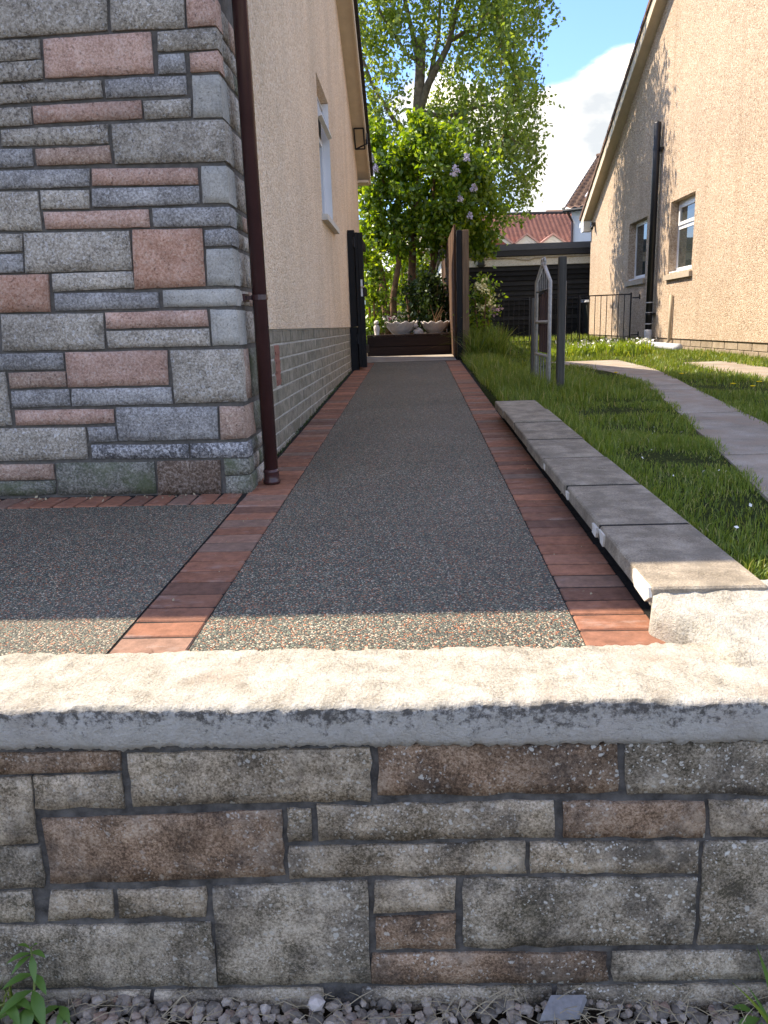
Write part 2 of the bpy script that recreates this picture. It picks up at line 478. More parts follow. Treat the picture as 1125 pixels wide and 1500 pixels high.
render_mat('render_garage', ((0.52, 0.50, 0.44), (0.70, 0.68, 0.61), (0.76, 0.74, 0.67), (0.80, 0.78, 0.72)), 40.0, 0.3, (0.30, 0.28, 0.24))

def resin_mat():
    m, nt, b = new_mat('resin_bound')
    v = coords(nt, False)
    vo = nd(nt, 'ShaderNodeTexVoronoi', None, Vector=v, Scale=228.0)
    s = nd(nt, 'ShaderNodeSeparateColor', None, Color=vo.outputs['Color'])
    c = ramp(nt, s.outputs[0], [(0.0, (0.065, 0.065, 0.054)), (0.24, (0.125, 0.135, 0.108)), (0.46, (0.19, 0.225, 0.165)), (0.60, (0.43, 0.165, 0.085)), (0.71, (0.42, 0.345, 0.24)), (0.80, (0.11, 0.112, 0.093)), (0.94, (0.60, 0.53, 0.41))], 'CONSTANT')
    c = mix(nt, ramp(nt, vo.outputs['Distance'], [(0.40, 0.0), (0.80, 0.85)]), c, (0.016, 0.016, 0.014))
    big = ramp(nt, tnoise(nt, v, 1.3, 6.0, 0.62), [(0.35, 0.88), (0.65, 1.1)])
    wear = ramp(nt, tnoise(nt, v, 0.55, 4.0, 0.55, 0.4), [(0.46, 0.0), (0.66, 0.13)])
    c = mix(nt, 1.0, c, big, 'MULTIPLY')
    c = mix(nt, wear, c, (0.20, 0.175, 0.145))
    setc(nt, b, c, 0.72, 0.3)
    bump(nt, b, math_(nt, 'MULTIPLY', vo.outputs['Distance'], -1.0), 0.9, 0.004)
resin_mat()

def brick_mat():
    m, nt, b = new_mat('paver')
    v = coords(nt)
    oi = nt.nodes.new('ShaderNodeObjectInfo')
    c = ramp(nt, oi.outputs['Random'], [(0.0, (0.225, 0.098, 0.060)), (0.2, (0.31, 0.132, 0.080)), (0.4, (0.155, 0.080, 0.056)), (0.58, (0.37, 0.155, 0.092)), (0.75, (0.19, 0.125, 0.095)), (0.88, (0.27, 0.150, 0.105)), (1.0, (0.20, 0.085, 0.055))])
    n = tnoise(nt, v, 30.0, 6.0, 0.68)
    c = mix(nt, 1.0, c, ramp(nt, n, [(0.3, 0.68), (0.7, 1.28)]), 'MULTIPLY')
    w = ramp(nt, tnoise(nt, nd(nt, 'ShaderNodeVectorMath', {'operation': 'MULTIPLY'}, _0=v, _1=(5.0, 14.0, 5.0)).outputs[0], 1.0, 7.0, 0.7), [(0.55, 0.0), (0.78, 0.75)])
    c = mix(nt, w, c, (0.37, 0.30, 0.26))
    setc(nt, b, c, 0.85, 0.25)
    bump(nt, b, tnoise(nt, v, 190.0, 4.0, 0.7), 0.5, 0.003)
brick_mat()

def concrete(name, dark, mid, light, ns=3.0, grain=220.0, spot=0.0, tint=None, bs=0.5):
    m, nt, b = new_mat(name)
    v = coords(nt)
    g = tnoise(nt, v, grain, 3.0, 0.7)
    p = tnoise(nt, v, ns, 7.0, 0.66)
    c = ramp(nt, math_(nt, 'ADD', math_(nt, 'MULTIPLY', g, 0.45), math_(nt, 'MULTIPLY', p, 0.55)), [(0.38, dark), (0.5, mid), (0.62, light)])
    if tint:
        t = ramp(nt, tnoise(nt, nd(nt, 'ShaderNodeVectorMath', {'operation': 'ADD'}, _0=v, _1=(3, 1, 7)).outputs[0], ns * 1.4, 4.0, 0.6), [(0.45, 0.0), (0.65, 0.8)])
        c = mix(nt, t, c, tint)
    if spot:
        s = ramp(nt, tnoise(nt, v, 90.0, 3.0, 0.6), [(0.66, 0.0), (0.72, 1.0)])
        c = mix(nt, math_(nt, 'MULTIPLY', s, spot), c, (0.06, 0.055, 0.05))
    setc(nt, b, value_jit(nt, c, 0.08), 0.93, 0.2)
    bump(nt, b, math_(nt, 'ADD', g, math_(nt, 'MULTIPLY', tnoise(nt, v, 40.0, 5.0, 0.6), 0.8)), bs, 0.005)
concrete('slab_concrete', (0.15, 0.125, 0.093), (0.285, 0.238, 0.18), (0.42, 0.36, 0.28), 9.0, 200.0, 0.5, (0.20, 0.17, 0.13), 0.8)
concrete('path_concrete', (0.19, 0.165, 0.13), (0.30, 0.262, 0.215), (0.41, 0.365, 0.305), 3.2, 160.0, 0.45, (0.30, 0.225, 0.17))
concrete('plinth_block', (0.15, 0.130, 0.098), (0.265, 0.235, 0.182), (0.37, 0.335, 0.27), 9.0, 120.0, 0.2, (0.15, 0.145, 0.10))
concrete('plinth_tan', (0.22, 0.17, 0.12), (0.32, 0.25, 0.18), (0.40, 0.32, 0.24), 6.0, 120.0, 0.2)
concrete('plinth_mortar', (0.34, 0.32, 0.28), (0.46, 0.44, 0.39), (0.54, 0.52, 0.47), 9.0, 120.0)

def coping_mat():
    """cast concrete: pale cream, pitted; grime and black lichen along the arrises"""
    m, nt, b = new_mat('coping_concrete')
    v = coords(nt, False)
    g = tnoise(nt, v, 170.0, 4.0, 0.7)
    p = tnoise(nt, v, 14.0, 7.0, 0.7, 0.3)
    c = ramp(nt, math_(nt, 'ADD', math_(nt, 'MULTIPLY', g, 0.45), math_(nt, 'MULTIPLY', p, 0.55)), [(0.38, (0.30, 0.265, 0.21)), (0.48, (0.49, 0.45, 0.37)), (0.58, (0.62, 0.585, 0.51))])
    red = ramp(nt, tnoise(nt, v, 5.0, 5.0, 0.6), [(0.55, 0.0), (0.72, 0.55)])
    c = mix(nt, red, c, (0.45, 0.35, 0.27))
    # black lichen in the band of the top front arris and in drips
    geo = nt.nodes.new('ShaderNodeNewGeometry')
    pz = nd(nt, 'ShaderNodeSeparateXYZ', None, Vector=geo.outputs['Position'])
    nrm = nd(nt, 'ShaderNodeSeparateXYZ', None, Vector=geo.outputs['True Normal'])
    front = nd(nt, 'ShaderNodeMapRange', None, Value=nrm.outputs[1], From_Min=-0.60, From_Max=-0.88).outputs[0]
    band = nd(nt, 'ShaderNodeMapRange', None, Value=pz.outputs[2], From_Min=0.650, From_Max=0.712).outputs[0]
    sp = tnoise(nt, v, 60.0, 6.0, 0.75)
    thr = math_(nt, 'ADD', math_(nt, 'MULTIPLY', band, 0.22), math_(nt, 'ADD', math_(nt, 'MULTIPLY', tnoise(nt, nd(nt, 'ShaderNodeVectorMath', {'operation': 'MULTIPLY'}, _0=v, _1=(9.0, 1.0, 2.0)).outputs[0], 1.0, 4.0, 0.6), 0.36), -0.20))
    k = ramp(nt, math_(nt, 'ADD', sp, thr), [(0.59, 0.0), (0.73, 0.85)])
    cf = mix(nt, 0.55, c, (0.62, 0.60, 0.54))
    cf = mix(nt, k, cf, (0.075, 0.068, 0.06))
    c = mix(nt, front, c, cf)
    setc(nt, b, c, 0.95, 0.15)
    bump(nt, b, math_(nt, 'ADD', math_(nt, 'MULTIPLY', g, 0.6), tnoise(nt, v, 65.0, 6.0, 0.75)), 1.0, 0.011)
coping_mat()

def glass_mat(name, c, rough=0.03):
    m, nt, b = new_mat(name)
    setc(nt, b, c, rough, 0.8)
glass_mat('glass', (0.030, 0.036, 0.034))
glass_mat('glass_sky', (0.10, 0.12, 0.14))

def leaf_mat(name, stops, trans=0.45, gloss=0.06):
    m, nt, b = new_mat(name)
    nt.nodes.remove(b)
    out = nt.nodes['Material Output']
    geo = nt.nodes.new('ShaderNodeNewGeometry')
    c = ramp(nt, geo.outputs['Random Per Island'], stops)
    d = nd(nt, 'ShaderNodeBsdfDiffuse', None, Color=c)
    t = nd(nt, 'ShaderNodeBsdfTranslucent', None, Color=mix(nt, 1.0, c, (1.5, 1.35, 0.6), 'MULTIPLY'))
    gl = nd(nt, 'ShaderNodeBsdfGlossy', None, Color=(0.6, 0.65, 0.6, 1), Roughness=0.4)
    s1 = nd(nt, 'ShaderNodeMixShader', None, _0=trans, _1=d.outputs[0], _2=t.outputs[0])
    s2 = nd(nt, 'ShaderNodeMixShader', None, _0=gloss, _1=s1.outputs[0], _2=gl.outputs[0])
    nt.links.new(s2.outputs[0], out.inputs[0])
leaf_mat('leaf_birch', [(0.0, (0.10, 0.17, 0.030)), (0.5, (0.20, 0.30, 0.060)), (1.0, (0.33, 0.42, 0.11))], 0.6)
leaf_mat('leaf_lilac', [(0.0, (0.05, 0.12, 0.012)), (0.5, (0.14, 0.25, 0.022)), (1.0, (0.28, 0.38, 0.035))], 0.55)
leaf_mat('leaf_dark', [(0.0, (0.018, 0.040, 0.010)), (1.0, (0.045, 0.085, 0.018))], 0.3)
leaf_mat('leaf_weed', [(0.0, (0.085, 0.19, 0.035)), (1.0, (0.14, 0.27, 0.06))], 0.35)
leaf_mat('blade_lit', [(0.0, (0.15, 0.25, 0.03)), (1.0, (0.28, 0.36, 0.05))], 0.4)
leaf_mat('grass_blade', [(0.0, (0.08, 0.135, 0.020)), (0.6, (0.165, 0.245, 0.040)), (0.88, (0.25, 0.31, 0.065)), (1.0, (0.44, 0.39, 0.21))], 0.40, 0.04)

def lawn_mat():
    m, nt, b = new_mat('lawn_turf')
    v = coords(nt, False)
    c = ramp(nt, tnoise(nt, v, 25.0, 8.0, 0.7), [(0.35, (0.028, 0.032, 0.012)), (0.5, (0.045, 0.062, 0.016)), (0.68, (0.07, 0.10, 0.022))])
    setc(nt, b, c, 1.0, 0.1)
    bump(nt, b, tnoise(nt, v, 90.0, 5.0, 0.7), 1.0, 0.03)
lawn_mat()

def gravel_mat():
    m, nt, b = new_mat('gravel_stone')
    geo = nt.nodes.new('ShaderNodeNewGeometry')
    c = ramp(nt, geo.outputs['Random Per Island'], [(0.0, (0.13, 0.115, 0.095)), (0.3, (0.25, 0.22, 0.18)), (0.55, (0.36, 0.30, 0.24)), (0.75, (0.44, 0.385, 0.32)), (0.9, (0.28, 0.175, 0.125)), (1.0, (0.60, 0.55, 0.48))])
    v = coords(nt, False)
    c = mix(nt, 1.0, c, ramp(nt, tnoise(nt, v, 120.0, 5.0, 0.7), [(0.3, 0.65), (0.7, 1.25)]), 'MULTIPLY')
    setc(nt, b, c, 0.9, 0.25)
    bump(nt, b, tnoise(nt, v, 260.0, 4.0, 0.7), 0.4, 0.002)
gravel_mat()
M = MATS
# ---------------------------------------------------------------- measured layout (metres)
def path_z(y):
    return 0.63 + 0.03 * y
def lawn_z(y):
    return 0.76 + 0.0155 * y
def left_in(y):
    return -0.578 + 0.003 * (y - 1.75)
def right_in(y):
    return 0.402 + 0.0042 * (y - 1.76)
BW = 0.200

FACADE_STONES = [
    ('g', 0, -1.639, 2.788, -1.189, 2.767, -1.199, 2.643, -1.663, 2.634),
    ('g', 0, -1.175, 2.767, -0.876, 2.753, -0.887, 2.637, -1.183, 2.64),
    ('p', 0.1, -0.869, 2.753, -0.762, 2.748, -0.762, 2.641, -0.873, 2.64),
    ('s', 0, -1.665, 2.624, -1.482, 2.622, -1.488, 2.553, -1.676, 2.55),
    ('p', 0, -1.467, 2.622, -1.024, 2.629, -1.027, 2.48, -1.475, 2.48),
    ('g', 0.08, -0.996, 2.626, -0.762, 2.633, -0.762, 2.558, -1.003, 2.557),
    ('s', 0, -1.677, 2.544, -1.48, 2.547, -1.487, 2.476, -1.688, 2.472),
    ('b', 0, -1.002, 2.544, -0.896, 2.546, -0.897, 2.474, -1.007, 2.475),
    ('p', 0.08, -0.875, 2.545, -0.762, 2.549, -0.762, 2.477, -0.876, 2.476),
    ('s', 0, -1.69, 2.462, -1.247, 2.463, -1.247, 2.398, -1.701, 2.391),
    ('b', 0, -1.232, 2.465, -0.896, 2.464, -0.901, 2.394, -1.233, 2.397),
    ('l', 0.12, -0.871, 2.463, -0.762, 2.463, -0.762, 2.305, -0.88, 2.309),
    ('s', 0, -1.703, 2.378, -1.552, 2.376, -1.558, 2.31, -1.714, 2.304),
    ('p', 0, -1.542, 2.378, -1.091, 2.382, -1.093, 2.313, -1.546, 2.314),
    ('g', 0, -1.082, 2.378, -0.885, 2.38, -0.891, 2.311, -1.081, 2.31),
    ('s', 0, -1.691, 2.294, -1.239, 2.297, -1.246, 2.226, -1.695, 2.232),
    ('g', 0.14, -1.223, 2.297, -0.762, 2.296, -0.762, 2.138, -1.226, 2.145),
    ('b', 0, -1.727, 2.22, -1.57, 2.218, -1.574, 2.15, -1.738, 2.149),
    ('n', 0, -1.555, 2.215, -1.242, 2.217, -1.24, 2.149, -1.559, 2.153),
    ('b', 0, -1.739, 2.138, -1.338, 2.131, -1.344, 2.063, -1.751, 2.066),
    ('p', 0, -1.326, 2.131, -0.88, 2.117, -0.884, 2.053, -1.332, 2.065),
    ('l', 0.15, -0.866, 2.122, -0.762, 2.12, -0.762, 1.976, -0.871, 1.978),
    ('g', 0, -1.752, 2.057, -1.569, 2.05, -1.573, 1.895, -1.776, 1.903),
    ('g', 0, -1.555, 2.053, -1.348, 2.047, -1.355, 1.975, -1.562, 1.98),
    ('b', 0, -1.334, 2.052, -0.882, 2.046, -0.886, 1.976, -1.34, 1.979),
    ('p', 0, -1.553, 1.967, -1.104, 1.963, -1.106, 1.892, -1.556, 1.901),
    ('b', 0.1, -1.087, 1.965, -0.762, 1.96, -0.762, 1.885, -1.088, 1.892),
    ('g', 0, -1.778, 1.889, -1.659, 1.885, -1.67, 1.815, -1.789, 1.814),
    ('g', 0, -1.652, 1.887, -1.197, 1.88, -1.199, 1.722, -1.668, 1.724),
    ('o', 0, -1.182, 1.883, -0.882, 1.878, -0.89, 1.645, -1.198, 1.641),
    ('b', 0.12, -0.872, 1.87, -0.762, 1.875, -0.762, 1.806, -0.876, 1.807),
    ('b', 0, -1.791, 1.805, -1.671, 1.803, -1.676, 1.729, -1.803, 1.728),
    ('l', 0.1, -0.872, 1.794, -0.762, 1.794, -0.762, 1.643, -0.88, 1.645),
    ('o', 0, -1.806, 1.721, -1.57, 1.716, -1.582, 1.561, -1.83, 1.565),
    ('g', 0, -1.553, 1.718, -1.2, 1.716, -1.197, 1.648, -1.555, 1.644),
    ('b', 0, -1.553, 1.635, -1.098, 1.626, -1.1, 1.559, -1.557, 1.563),
    ('l', 0.08, -1.075, 1.633, -0.762, 1.629, -0.762, 1.558, -1.08, 1.562),
    ('g', 0, -1.803, 1.555, -1.349, 1.546, -1.359, 1.394, -1.818, 1.4),
    ('p', 0, -1.337, 1.549, -0.891, 1.545, -0.891, 1.477, -1.34, 1.48),
    ('g', 0, -1.341, 1.47, -0.889, 1.466, -0.89, 1.393, -1.344, 1.397),
    ('l', 0.16, -0.877, 1.546, -0.762, 1.542, -0.762, 1.394, -0.879, 1.393),
    ('b', 0, -1.857, 1.387, -1.546, 1.383, -1.554, 1.311, -1.869, 1.315),
    ('p', 0, -1.537, 1.385, -1.084, 1.38, -1.091, 1.23, -1.545, 1.232),
    ('g', 0.05, -1.069, 1.379, -0.762, 1.375, -0.762, 1.147, -1.067, 1.147),
    ('n', 0, -1.806, 1.304, -1.548, 1.303, -1.552, 1.236, -1.811, 1.234),
    ('g', 0, -1.87, 1.306, -1.821, 1.308, -1.826, 1.069, -1.907, 1.067),
    ('b', 0, -1.806, 1.225, -1.542, 1.224, -1.545, 1.149, -1.812, 1.149),
    ('b', 0, -1.53, 1.224, -1.08, 1.219, -1.081, 1.145, -1.536, 1.149),
    ('p', 0, -1.802, 1.137, -1.352, 1.13, -1.354, 1.067, -1.806, 1.068),
    ('b', 0, -1.34, 1.136, -0.882, 1.126, -0.887, 0.982, -1.342, 0.986),
    ('n', 0.18, -0.87, 1.128, -0.762, 1.125, -0.762, 0.982, -0.876, 0.979),
    ('g', 0, -1.908, 1.056, -1.49, 1.051, -1.496, 0.908, -1.931, 0.908),
    ('b', 0, -1.479, 1.051, -1.353, 1.052, -1.351, 0.986, -1.479, 0.981),
    ('k', 0, -1.471, 0.97, -1.026, 0.962, -1.03, 0.899, -1.473, 0.907),
    ('k', 0.1, -1.017, 0.964, -0.762, 0.965, -0.762, 0.895, -1.02, 0.899),
    ('n', 0, -1.934, 0.892, -1.66, 0.887, -1.663, 0.817, -1.945, 0.818),
    ('d', 0, -1.946, 0.812, -1.66, 0.811, -1.667, 0.745, -1.956, 0.746),
    ('d', 0, -1.645, 0.892, -1.192, 0.885, -1.195, 0.738, -1.655, 0.745),
    ('m', 0, -1.176, 0.888, -0.887, 0.886, -0.896, 0.727, -1.188, 0.73),
    ('d', 0.1, -0.869, 0.892, -0.762, 0.889, -0.762, 0.819, -0.869, 0.815),
    ('d', 0.16, -0.868, 0.809, -0.762, 0.813, -0.762, 0.724, -0.871, 0.722),
]
WALL_STONES = [
    ('r', -0.91, 0.61, -0.624, 0.614, -0.626, 0.569, -0.917, 0.564),
    ('t', -0.817, 0.558, -0.628, 0.562, -0.632, 0.483, -0.82, 0.482),
    ('t', -0.609, 0.608, -0.106, 0.618, -0.109, 0.495, -0.615, 0.487),
    ('t', -0.918, 0.554, -0.823, 0.558, -0.831, 0.398, -0.944, 0.391),
    ('r', -0.81, 0.454, -0.297, 0.473, -0.301, 0.316, -0.815, 0.296),
    ('t', -0.288, 0.477, -0.236, 0.479, -0.238, 0.403, -0.289, 0.398),
    ('y', -0.945, 0.385, -0.826, 0.389, -0.827, 0.287, -0.961, 0.283),
    ('t', -0.816, 0.277, -0.679, 0.28, -0.683, 0.21, -0.836, 0.199),
    ('t', -0.668, 0.28, -0.473, 0.286, -0.478, 0.215, -0.673, 0.21),
    ('y', -0.962, 0.274, -0.859, 0.278, -0.866, 0.199, -0.975, 0.195),
    ('y', -0.976, 0.186, -0.472, 0.195, -0.471, 0.031, -1.002, 0.021),
    ('y', -0.46, 0.286, -0.125, 0.302, -0.127, 0.04, -0.467, 0.031),
    ('y', -1.004, 0.01, -0.626, 0.017, -0.633, -0.075, -1.017, -0.078),
    ('y', -0.615, 0.017, -0.234, 0.023, -0.238, -0.072, -0.622, -0.075),
    ('t', -0.221, 0.483, 0.267, 0.492, 0.27, 0.408, -0.222, 0.401),
    ('t', -0.29, 0.386, 0.208, 0.394, 0.211, 0.32, -0.292, 0.31),
    ('t', -0.109, 0.303, 0.065, 0.307, 0.064, 0.228, -0.111, 0.222),
    ('r', -0.11, 0.208, 0.061, 0.216, 0.063, 0.132, -0.113, 0.126),
    ('y', 0.08, 0.306, 0.568, 0.306, 0.569, 0.144, 0.078, 0.132),
    ('r', -0.121, 0.114, 0.388, 0.12, 0.394, 0.043, -0.124, 0.036),
    ('y', 0.4, 0.12, 0.855, 0.127, 0.862, 0.056, 0.403, 0.047),
    ('r', -0.089, 0.624, 0.391, 0.627, 0.398, 0.512, -0.093, 0.506),
    ('y', 0.406, 0.625, 0.804, 0.627, 0.817, 0.5, 0.414, 0.508),
    ('r', 0.284, 0.487, 0.572, 0.488, 0.577, 0.406, 0.288, 0.406),
    ('t', 0.583, 0.488, 0.818, 0.488, 0.827, 0.405, 0.588, 0.406),
    ('t', 0.22, 0.393, 0.566, 0.395, 0.569, 0.319, 0.223, 0.32),
    ('y', 0.577, 0.395, 0.827, 0.397, 0.853, 0.14, 0.581, 0.144),
    ('y', -0.147, 0.024, 0.272, 0.032, 0.276, -0.075, -0.151, -0.078),
    ('y', 0.282, 0.032, 0.863, 0.042, 0.874, -0.071, 0.284, -0.075),
]


# ---------------------------------------------------------------- ground, lawn, paving
g = MB(); g.add([(-500, -300, -0.03), (500, -300, -0.03), (500, 900, -0.03), (-500, 900, -0.03)], [(0, 1, 2, 3)])
g.build('ground', M['soil'], None, at=(0, 0, -0.03), kind='structure')

def grid_sheet(name, x0, x1, y0, y1, nx, ny, zf, m, kind='structure', skirt=None, hole=None):
    vs = [(x0 + (x1 - x0) * i / nx, y0 + (y1 - y0) * j / ny) for j in range(ny + 1) for i in range(nx + 1)]
    vv = [(x, y, zf(x, y)) for x, y in vs]
    fs = []
    for j in range(ny):
        for i in range(nx):
            a = j * (nx + 1) + i
            fs.append((a, a + 1, a + nx + 2, a + nx + 1))
    mb = MB(); mb.add(vv, fs)
    if skirt is not None:
        ring = [i for i in range(nx + 1)] + [(j * (nx + 1) + nx) for j in range(1, ny + 1)] + [ny * (nx + 1) + i for i in range(nx - 1, -1, -1)] + [j * (nx + 1) for j in range(ny - 1, 0, -1)]
        o = len(mb.v)
        mb.v += [(vv[k][0], vv[k][1], skirt) for k in ring]
        n = len(ring)
        for k in range(n):
            mb.f.append((ring[k], o + k, o + (k + 1) % n, ring[(k + 1) % n]))
    return mb.build(name, m, None, True, kind=kind)

def lawn_h(x, y):
    return lawn_z(y) + 0.012 * mnoise.noise((x * 1.6, y * 1.6, 0))
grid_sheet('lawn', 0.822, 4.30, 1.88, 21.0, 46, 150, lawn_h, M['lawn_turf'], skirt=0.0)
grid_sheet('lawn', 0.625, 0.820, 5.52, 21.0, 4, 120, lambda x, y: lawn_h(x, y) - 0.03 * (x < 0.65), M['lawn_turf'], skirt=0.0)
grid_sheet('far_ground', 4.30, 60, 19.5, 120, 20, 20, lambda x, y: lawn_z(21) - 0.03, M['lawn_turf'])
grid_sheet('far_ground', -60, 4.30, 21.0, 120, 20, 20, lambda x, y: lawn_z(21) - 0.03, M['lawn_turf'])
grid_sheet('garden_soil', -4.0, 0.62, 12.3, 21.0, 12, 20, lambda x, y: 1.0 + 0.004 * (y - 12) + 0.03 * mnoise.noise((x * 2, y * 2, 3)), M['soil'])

# bed the paving lies on
b_ = MB()
b_.hexa([(-6, 1.66, 0), (0.66, 1.66, 0), (0.66, 12.3, 0), (-6, 12.3, 0), (-6, 1.66, path_z(1.66) - 0.003), (0.66, 1.66, path_z(1.66) - 0.003), (0.66, 12.3, path_z(12.3) - 0.003), (-6, 12.3, path_z(12.3) - 0.003)])
b_.build('paving_bed', M['base_dark'], kind='structure')

def strip(name, m, xl, xr, y0, y1, n, dz):
    mb = MB()
    ys = [y0 + (y1 - y0) * i / n for i in range(n + 1)]
    vs = []
    for y in ys:
        vs += [(xl(y), y, path_z(y) + dz), (xr(y), y, path_z(y) + dz)]
    return mb.add(vs, [(2 * i, 2 * i + 1, 2 * i + 3, 2 * i + 2) for i in range(n)]).build(name, m, None, kind='structure')
strip('path', M['resin_bound'], lambda y: left_in(y) + 0.002, lambda y: right_in(y) - 0.002, 1.66, 11.0, 20, 0.0)
strip('driveway', M['resin_bound'], lambda y: -6.0, lambda y: left_in(y) - BW - 0.003, 1.66, 3.215, 4, 0.0)
strip('back_path', M['path_concrete'], lambda y: -0.76, lambda y: 0.60, 11.0, 12.25, 3, 0.004)

# block paving borders: every paver is an object; they share three meshes
PAVERS = []
for k in range(3):
    mb = MB(); mb.cbox(-0.0985, -0.0466, -0.05, 0.0985, 0.0466, 0.0, 0.005)
    me = bpy.data.meshes.new('paver')
    vv = [(x + random.uniform(-.001, .001), y + random.uniform(-.0012, .0012), z) for x, y, z in mb.v]
    me.from_pydata(vv, [], mb.f)
    bm = bmesh.new(); bm.from_mesh(me); bmesh.ops.recalc_face_normals(bm, faces=bm.faces); bm.to_mesh(me); bm.free()
    me.materials.append(M['paver'])
    PAVERS.append(me)
PITCH = math.atan(0.03)
def border(at):
    o = link('brick_border', None, None, None, at, 'structure')
    return o
bl = border((-0.68, 1.66, path_z(1.66)))
y = 1.69
while y < 10.95:
    link('brick', random.choice(PAVERS), None, bl, (left_in(y) - BW / 2 + random.uniform(-.0015, .0015), y, path_z(y) + random.uniform(0.0, .0012)), rot=(PITCH, 0, random.uniform(-.006, .006)))
    y += 0.1015
br = border((0.5, 1.66, path_z(1.66)))
y = 1.69
while y < 11.0:
    link('brick', random.choice(PAVERS), None, br, (right_in(y) + BW / 2 + random.uniform(-.0015, .0015), y, path_z(y) + random.uniform(0.0, .0012)), rot=(PITCH, 0, random.uniform(-.006, .006)))
    y += 0.1015
bf = border((-1.5, 3.32, path_z(3.32)))
x = -0.837
while x > -4.2:
    link('brick', random.choice(PAVERS), None, bf, (x, 3.318, path_z(3.318) + random.uniform(0.0, .002)), rot=(PITCH, 0, math.pi / 2 + random.uniform(-.006, .006)))
    x -= 0.1015

# concrete wheel tracks across the grass
TL = [(1.6, 1.05), (2.7, 1.24), (4.0, 1.50), (5.4, 1.77), (6.8, 2.02), (7.65, 2.12), (8.5, 2.10), (9.3, 1.95), (10.3, 1.75)]
TR = [(1.6, 1.65), (2.7, 1.76), (4.4, 2.00), (5.4, 2.15), (6.8, 2.36), (7.8, 2.52), (8.6, 2.62), (9.3, 2.64), (10.3, 2.65)]
def interp(tab, y):
    return float(np.interp(y, [a for a, b in tab], [b for a, b in tab]))
ct = link('wheel_track', None, None, None, (1.7, 3, lawn_z(3)), 'structure')
cuts = [1.9, 3.55, 5.0, 6.45, 8.0, 9.25, 10.3]
for a, c in zip(cuts[:-1], cuts[1:]):
    mb = MB(); n = 6
    a2, c2 = a + 0.010, c - 0.010
    for i in range(n + 1):
        yy = a2 + (c2 - a2) * i / n
        j = 0.012 * mnoise.noise((yy * 5, 1, 2))
        for xx, dz in ((interp(TL, yy) + j, -0.05), (interp(TL, yy) + j, 0.012), (interp(TR, yy) + j, 0.012), (interp(TR, yy) + j, -0.05)):
            mb.v.append((xx, yy, lawn_z(yy) + dz))
    for i in range(n):
        for k in range(3):
            o = i * 4 + k
            mb.f.append((o, o + 1, o + 5, o + 4))
    mb.f += [(0, 1, 2, 3), (n * 4 + 3, n * 4 + 2, n * 4 + 1, n * 4)]
    mb.build('slab', M['path_concrete'], ct)
ct2 = link('wheel_track', None, None, None, (3.4, 6, lawn_z(6)), 'structure')
for a, c in ((1.9, 3.6), (3.6, 5.3), (5.3, 7.0), (7.0, 8.3), (8.3, 9.5)):
    mb = MB()
    xa, xb = 3.02 + 0.035 * (a - 4), 3.02 + 0.035 * (c - 4)
    mb.hexa([(xa, a + .006, lawn_z(a) - .05), (xa + .55, a + .006, lawn_z(a) - .05), (xb + .55, c - .006, lawn_z(c) - .05), (xb, c - .006, lawn_z(c) - .05),
             (xa, a + .006, lawn_z(a) + .012), (xa + .55, a + .006, lawn_z(a) + .012), (xb + .55, c - .006, lawn_z(c) + .012), (xb, c - .006, lawn_z(c) + .012)])
    mb.build('slab', M['path_concrete'], ct2)

# ---------------------------------------------------------------- stones laid in a wall face
def stone_front(quad, yf, proud, name, m, parent, back=0.05, ret=0.0, rough=0.006, cell=0.075, erg=1.0, ef=0.6):
    """quad: x,z of tl,tr,br,bl on the plane y=yf. A rock-faced block; ret > 0 turns the corner at its right end."""
    tl, tr, br_, bl_ = [np.array(quad[i:i + 2]) for i in (0, 2, 4, 6)]
    w = abs(tr[0] - tl[0]); h = abs(tl[1] - bl_[1])
    nx = max(3, min(11, int(w / cell) + 2)); ny = max(2, min(6, int(h / cell) + 2))
    cols_ = [('f', i / nx) for i in range(nx + 1)]
    if ret > 0:
        ns = max(2, int(ret / cell) + 1)
        cols_ += [('s', k / ns) for k in range(1, ns + 1)]
    seed = random.uniform(0, 99)
    vs, nrm = [], []
    for j in range(ny + 1):
        t = j / ny
        L = tl * (1 - t) + bl_ * t; R = tr * (1 - t) + br_ * t
        for ci, (kind, u) in enumerate(cols_):
            last = (ci == len(cols_) - 1)
            edge = j in (0, ny) or ci == 0 or last
            if kind == 'f':
                p = L * (1 - u) + R * u
                q = Vector((p[0], yf, p[1])); n = Vector((0, -1, 0))
                if ret > 0 and u == 1: n = Vector((0.7, -0.7, 0))
            else:
                q = Vector((R[0], yf + ret * u, R[1])); n = Vector((1, 0, 0))
            d = proud * (ef if edge else 1.0) + rough * (mnoise.noise((q.x * 22 + seed, q.z * 22, q.y * 22 + seed)) + 0.6 * mnoise.noise((q.x * 50, q.z * 50 + seed, q.y * 50)))
            q = q + n * d
            if edge:
                q += Vector((0.0025 * mnoise.noise((q.x * 30 + seed, q.z * 30, 1)) * erg, 0, 0.0028 * erg * mnoise.noise((q.x * 30, q.z * 30 + seed, 5))))
            vs.append(q); nrm.append(n)
    nc = len(cols_)
    fs = []
    for j in range(ny):
        for i in range(nc - 1):
            a = j * nc + i
            fs.append((a, a + nc, a + nc + 1, a + 1))
    ring = list(range(nc)) + [j * nc + nc - 1 for j in range(1, ny + 1)] + [ny * nc + i for i in range(nc - 2, -1, -1)] + [j * nc for j in range(ny - 1, 0, -1)]
    o = len(vs)
    for k in ring:
        vs.append(vs[k] - nrm[k] * (back + proud))
    n = len(ring)
    for k in range(n):
        fs.append((ring[k], ring[(k + 1) % n], o + (k + 1) % n, o + k))
    o = MB().add(vs, fs).build(name, m, parent, True)
    o.data.polygons.foreach_set('use_smooth', [i < ny * (nc - 1) and (i % (nc - 1)) < nx for i in range(len(fs))])
    return o

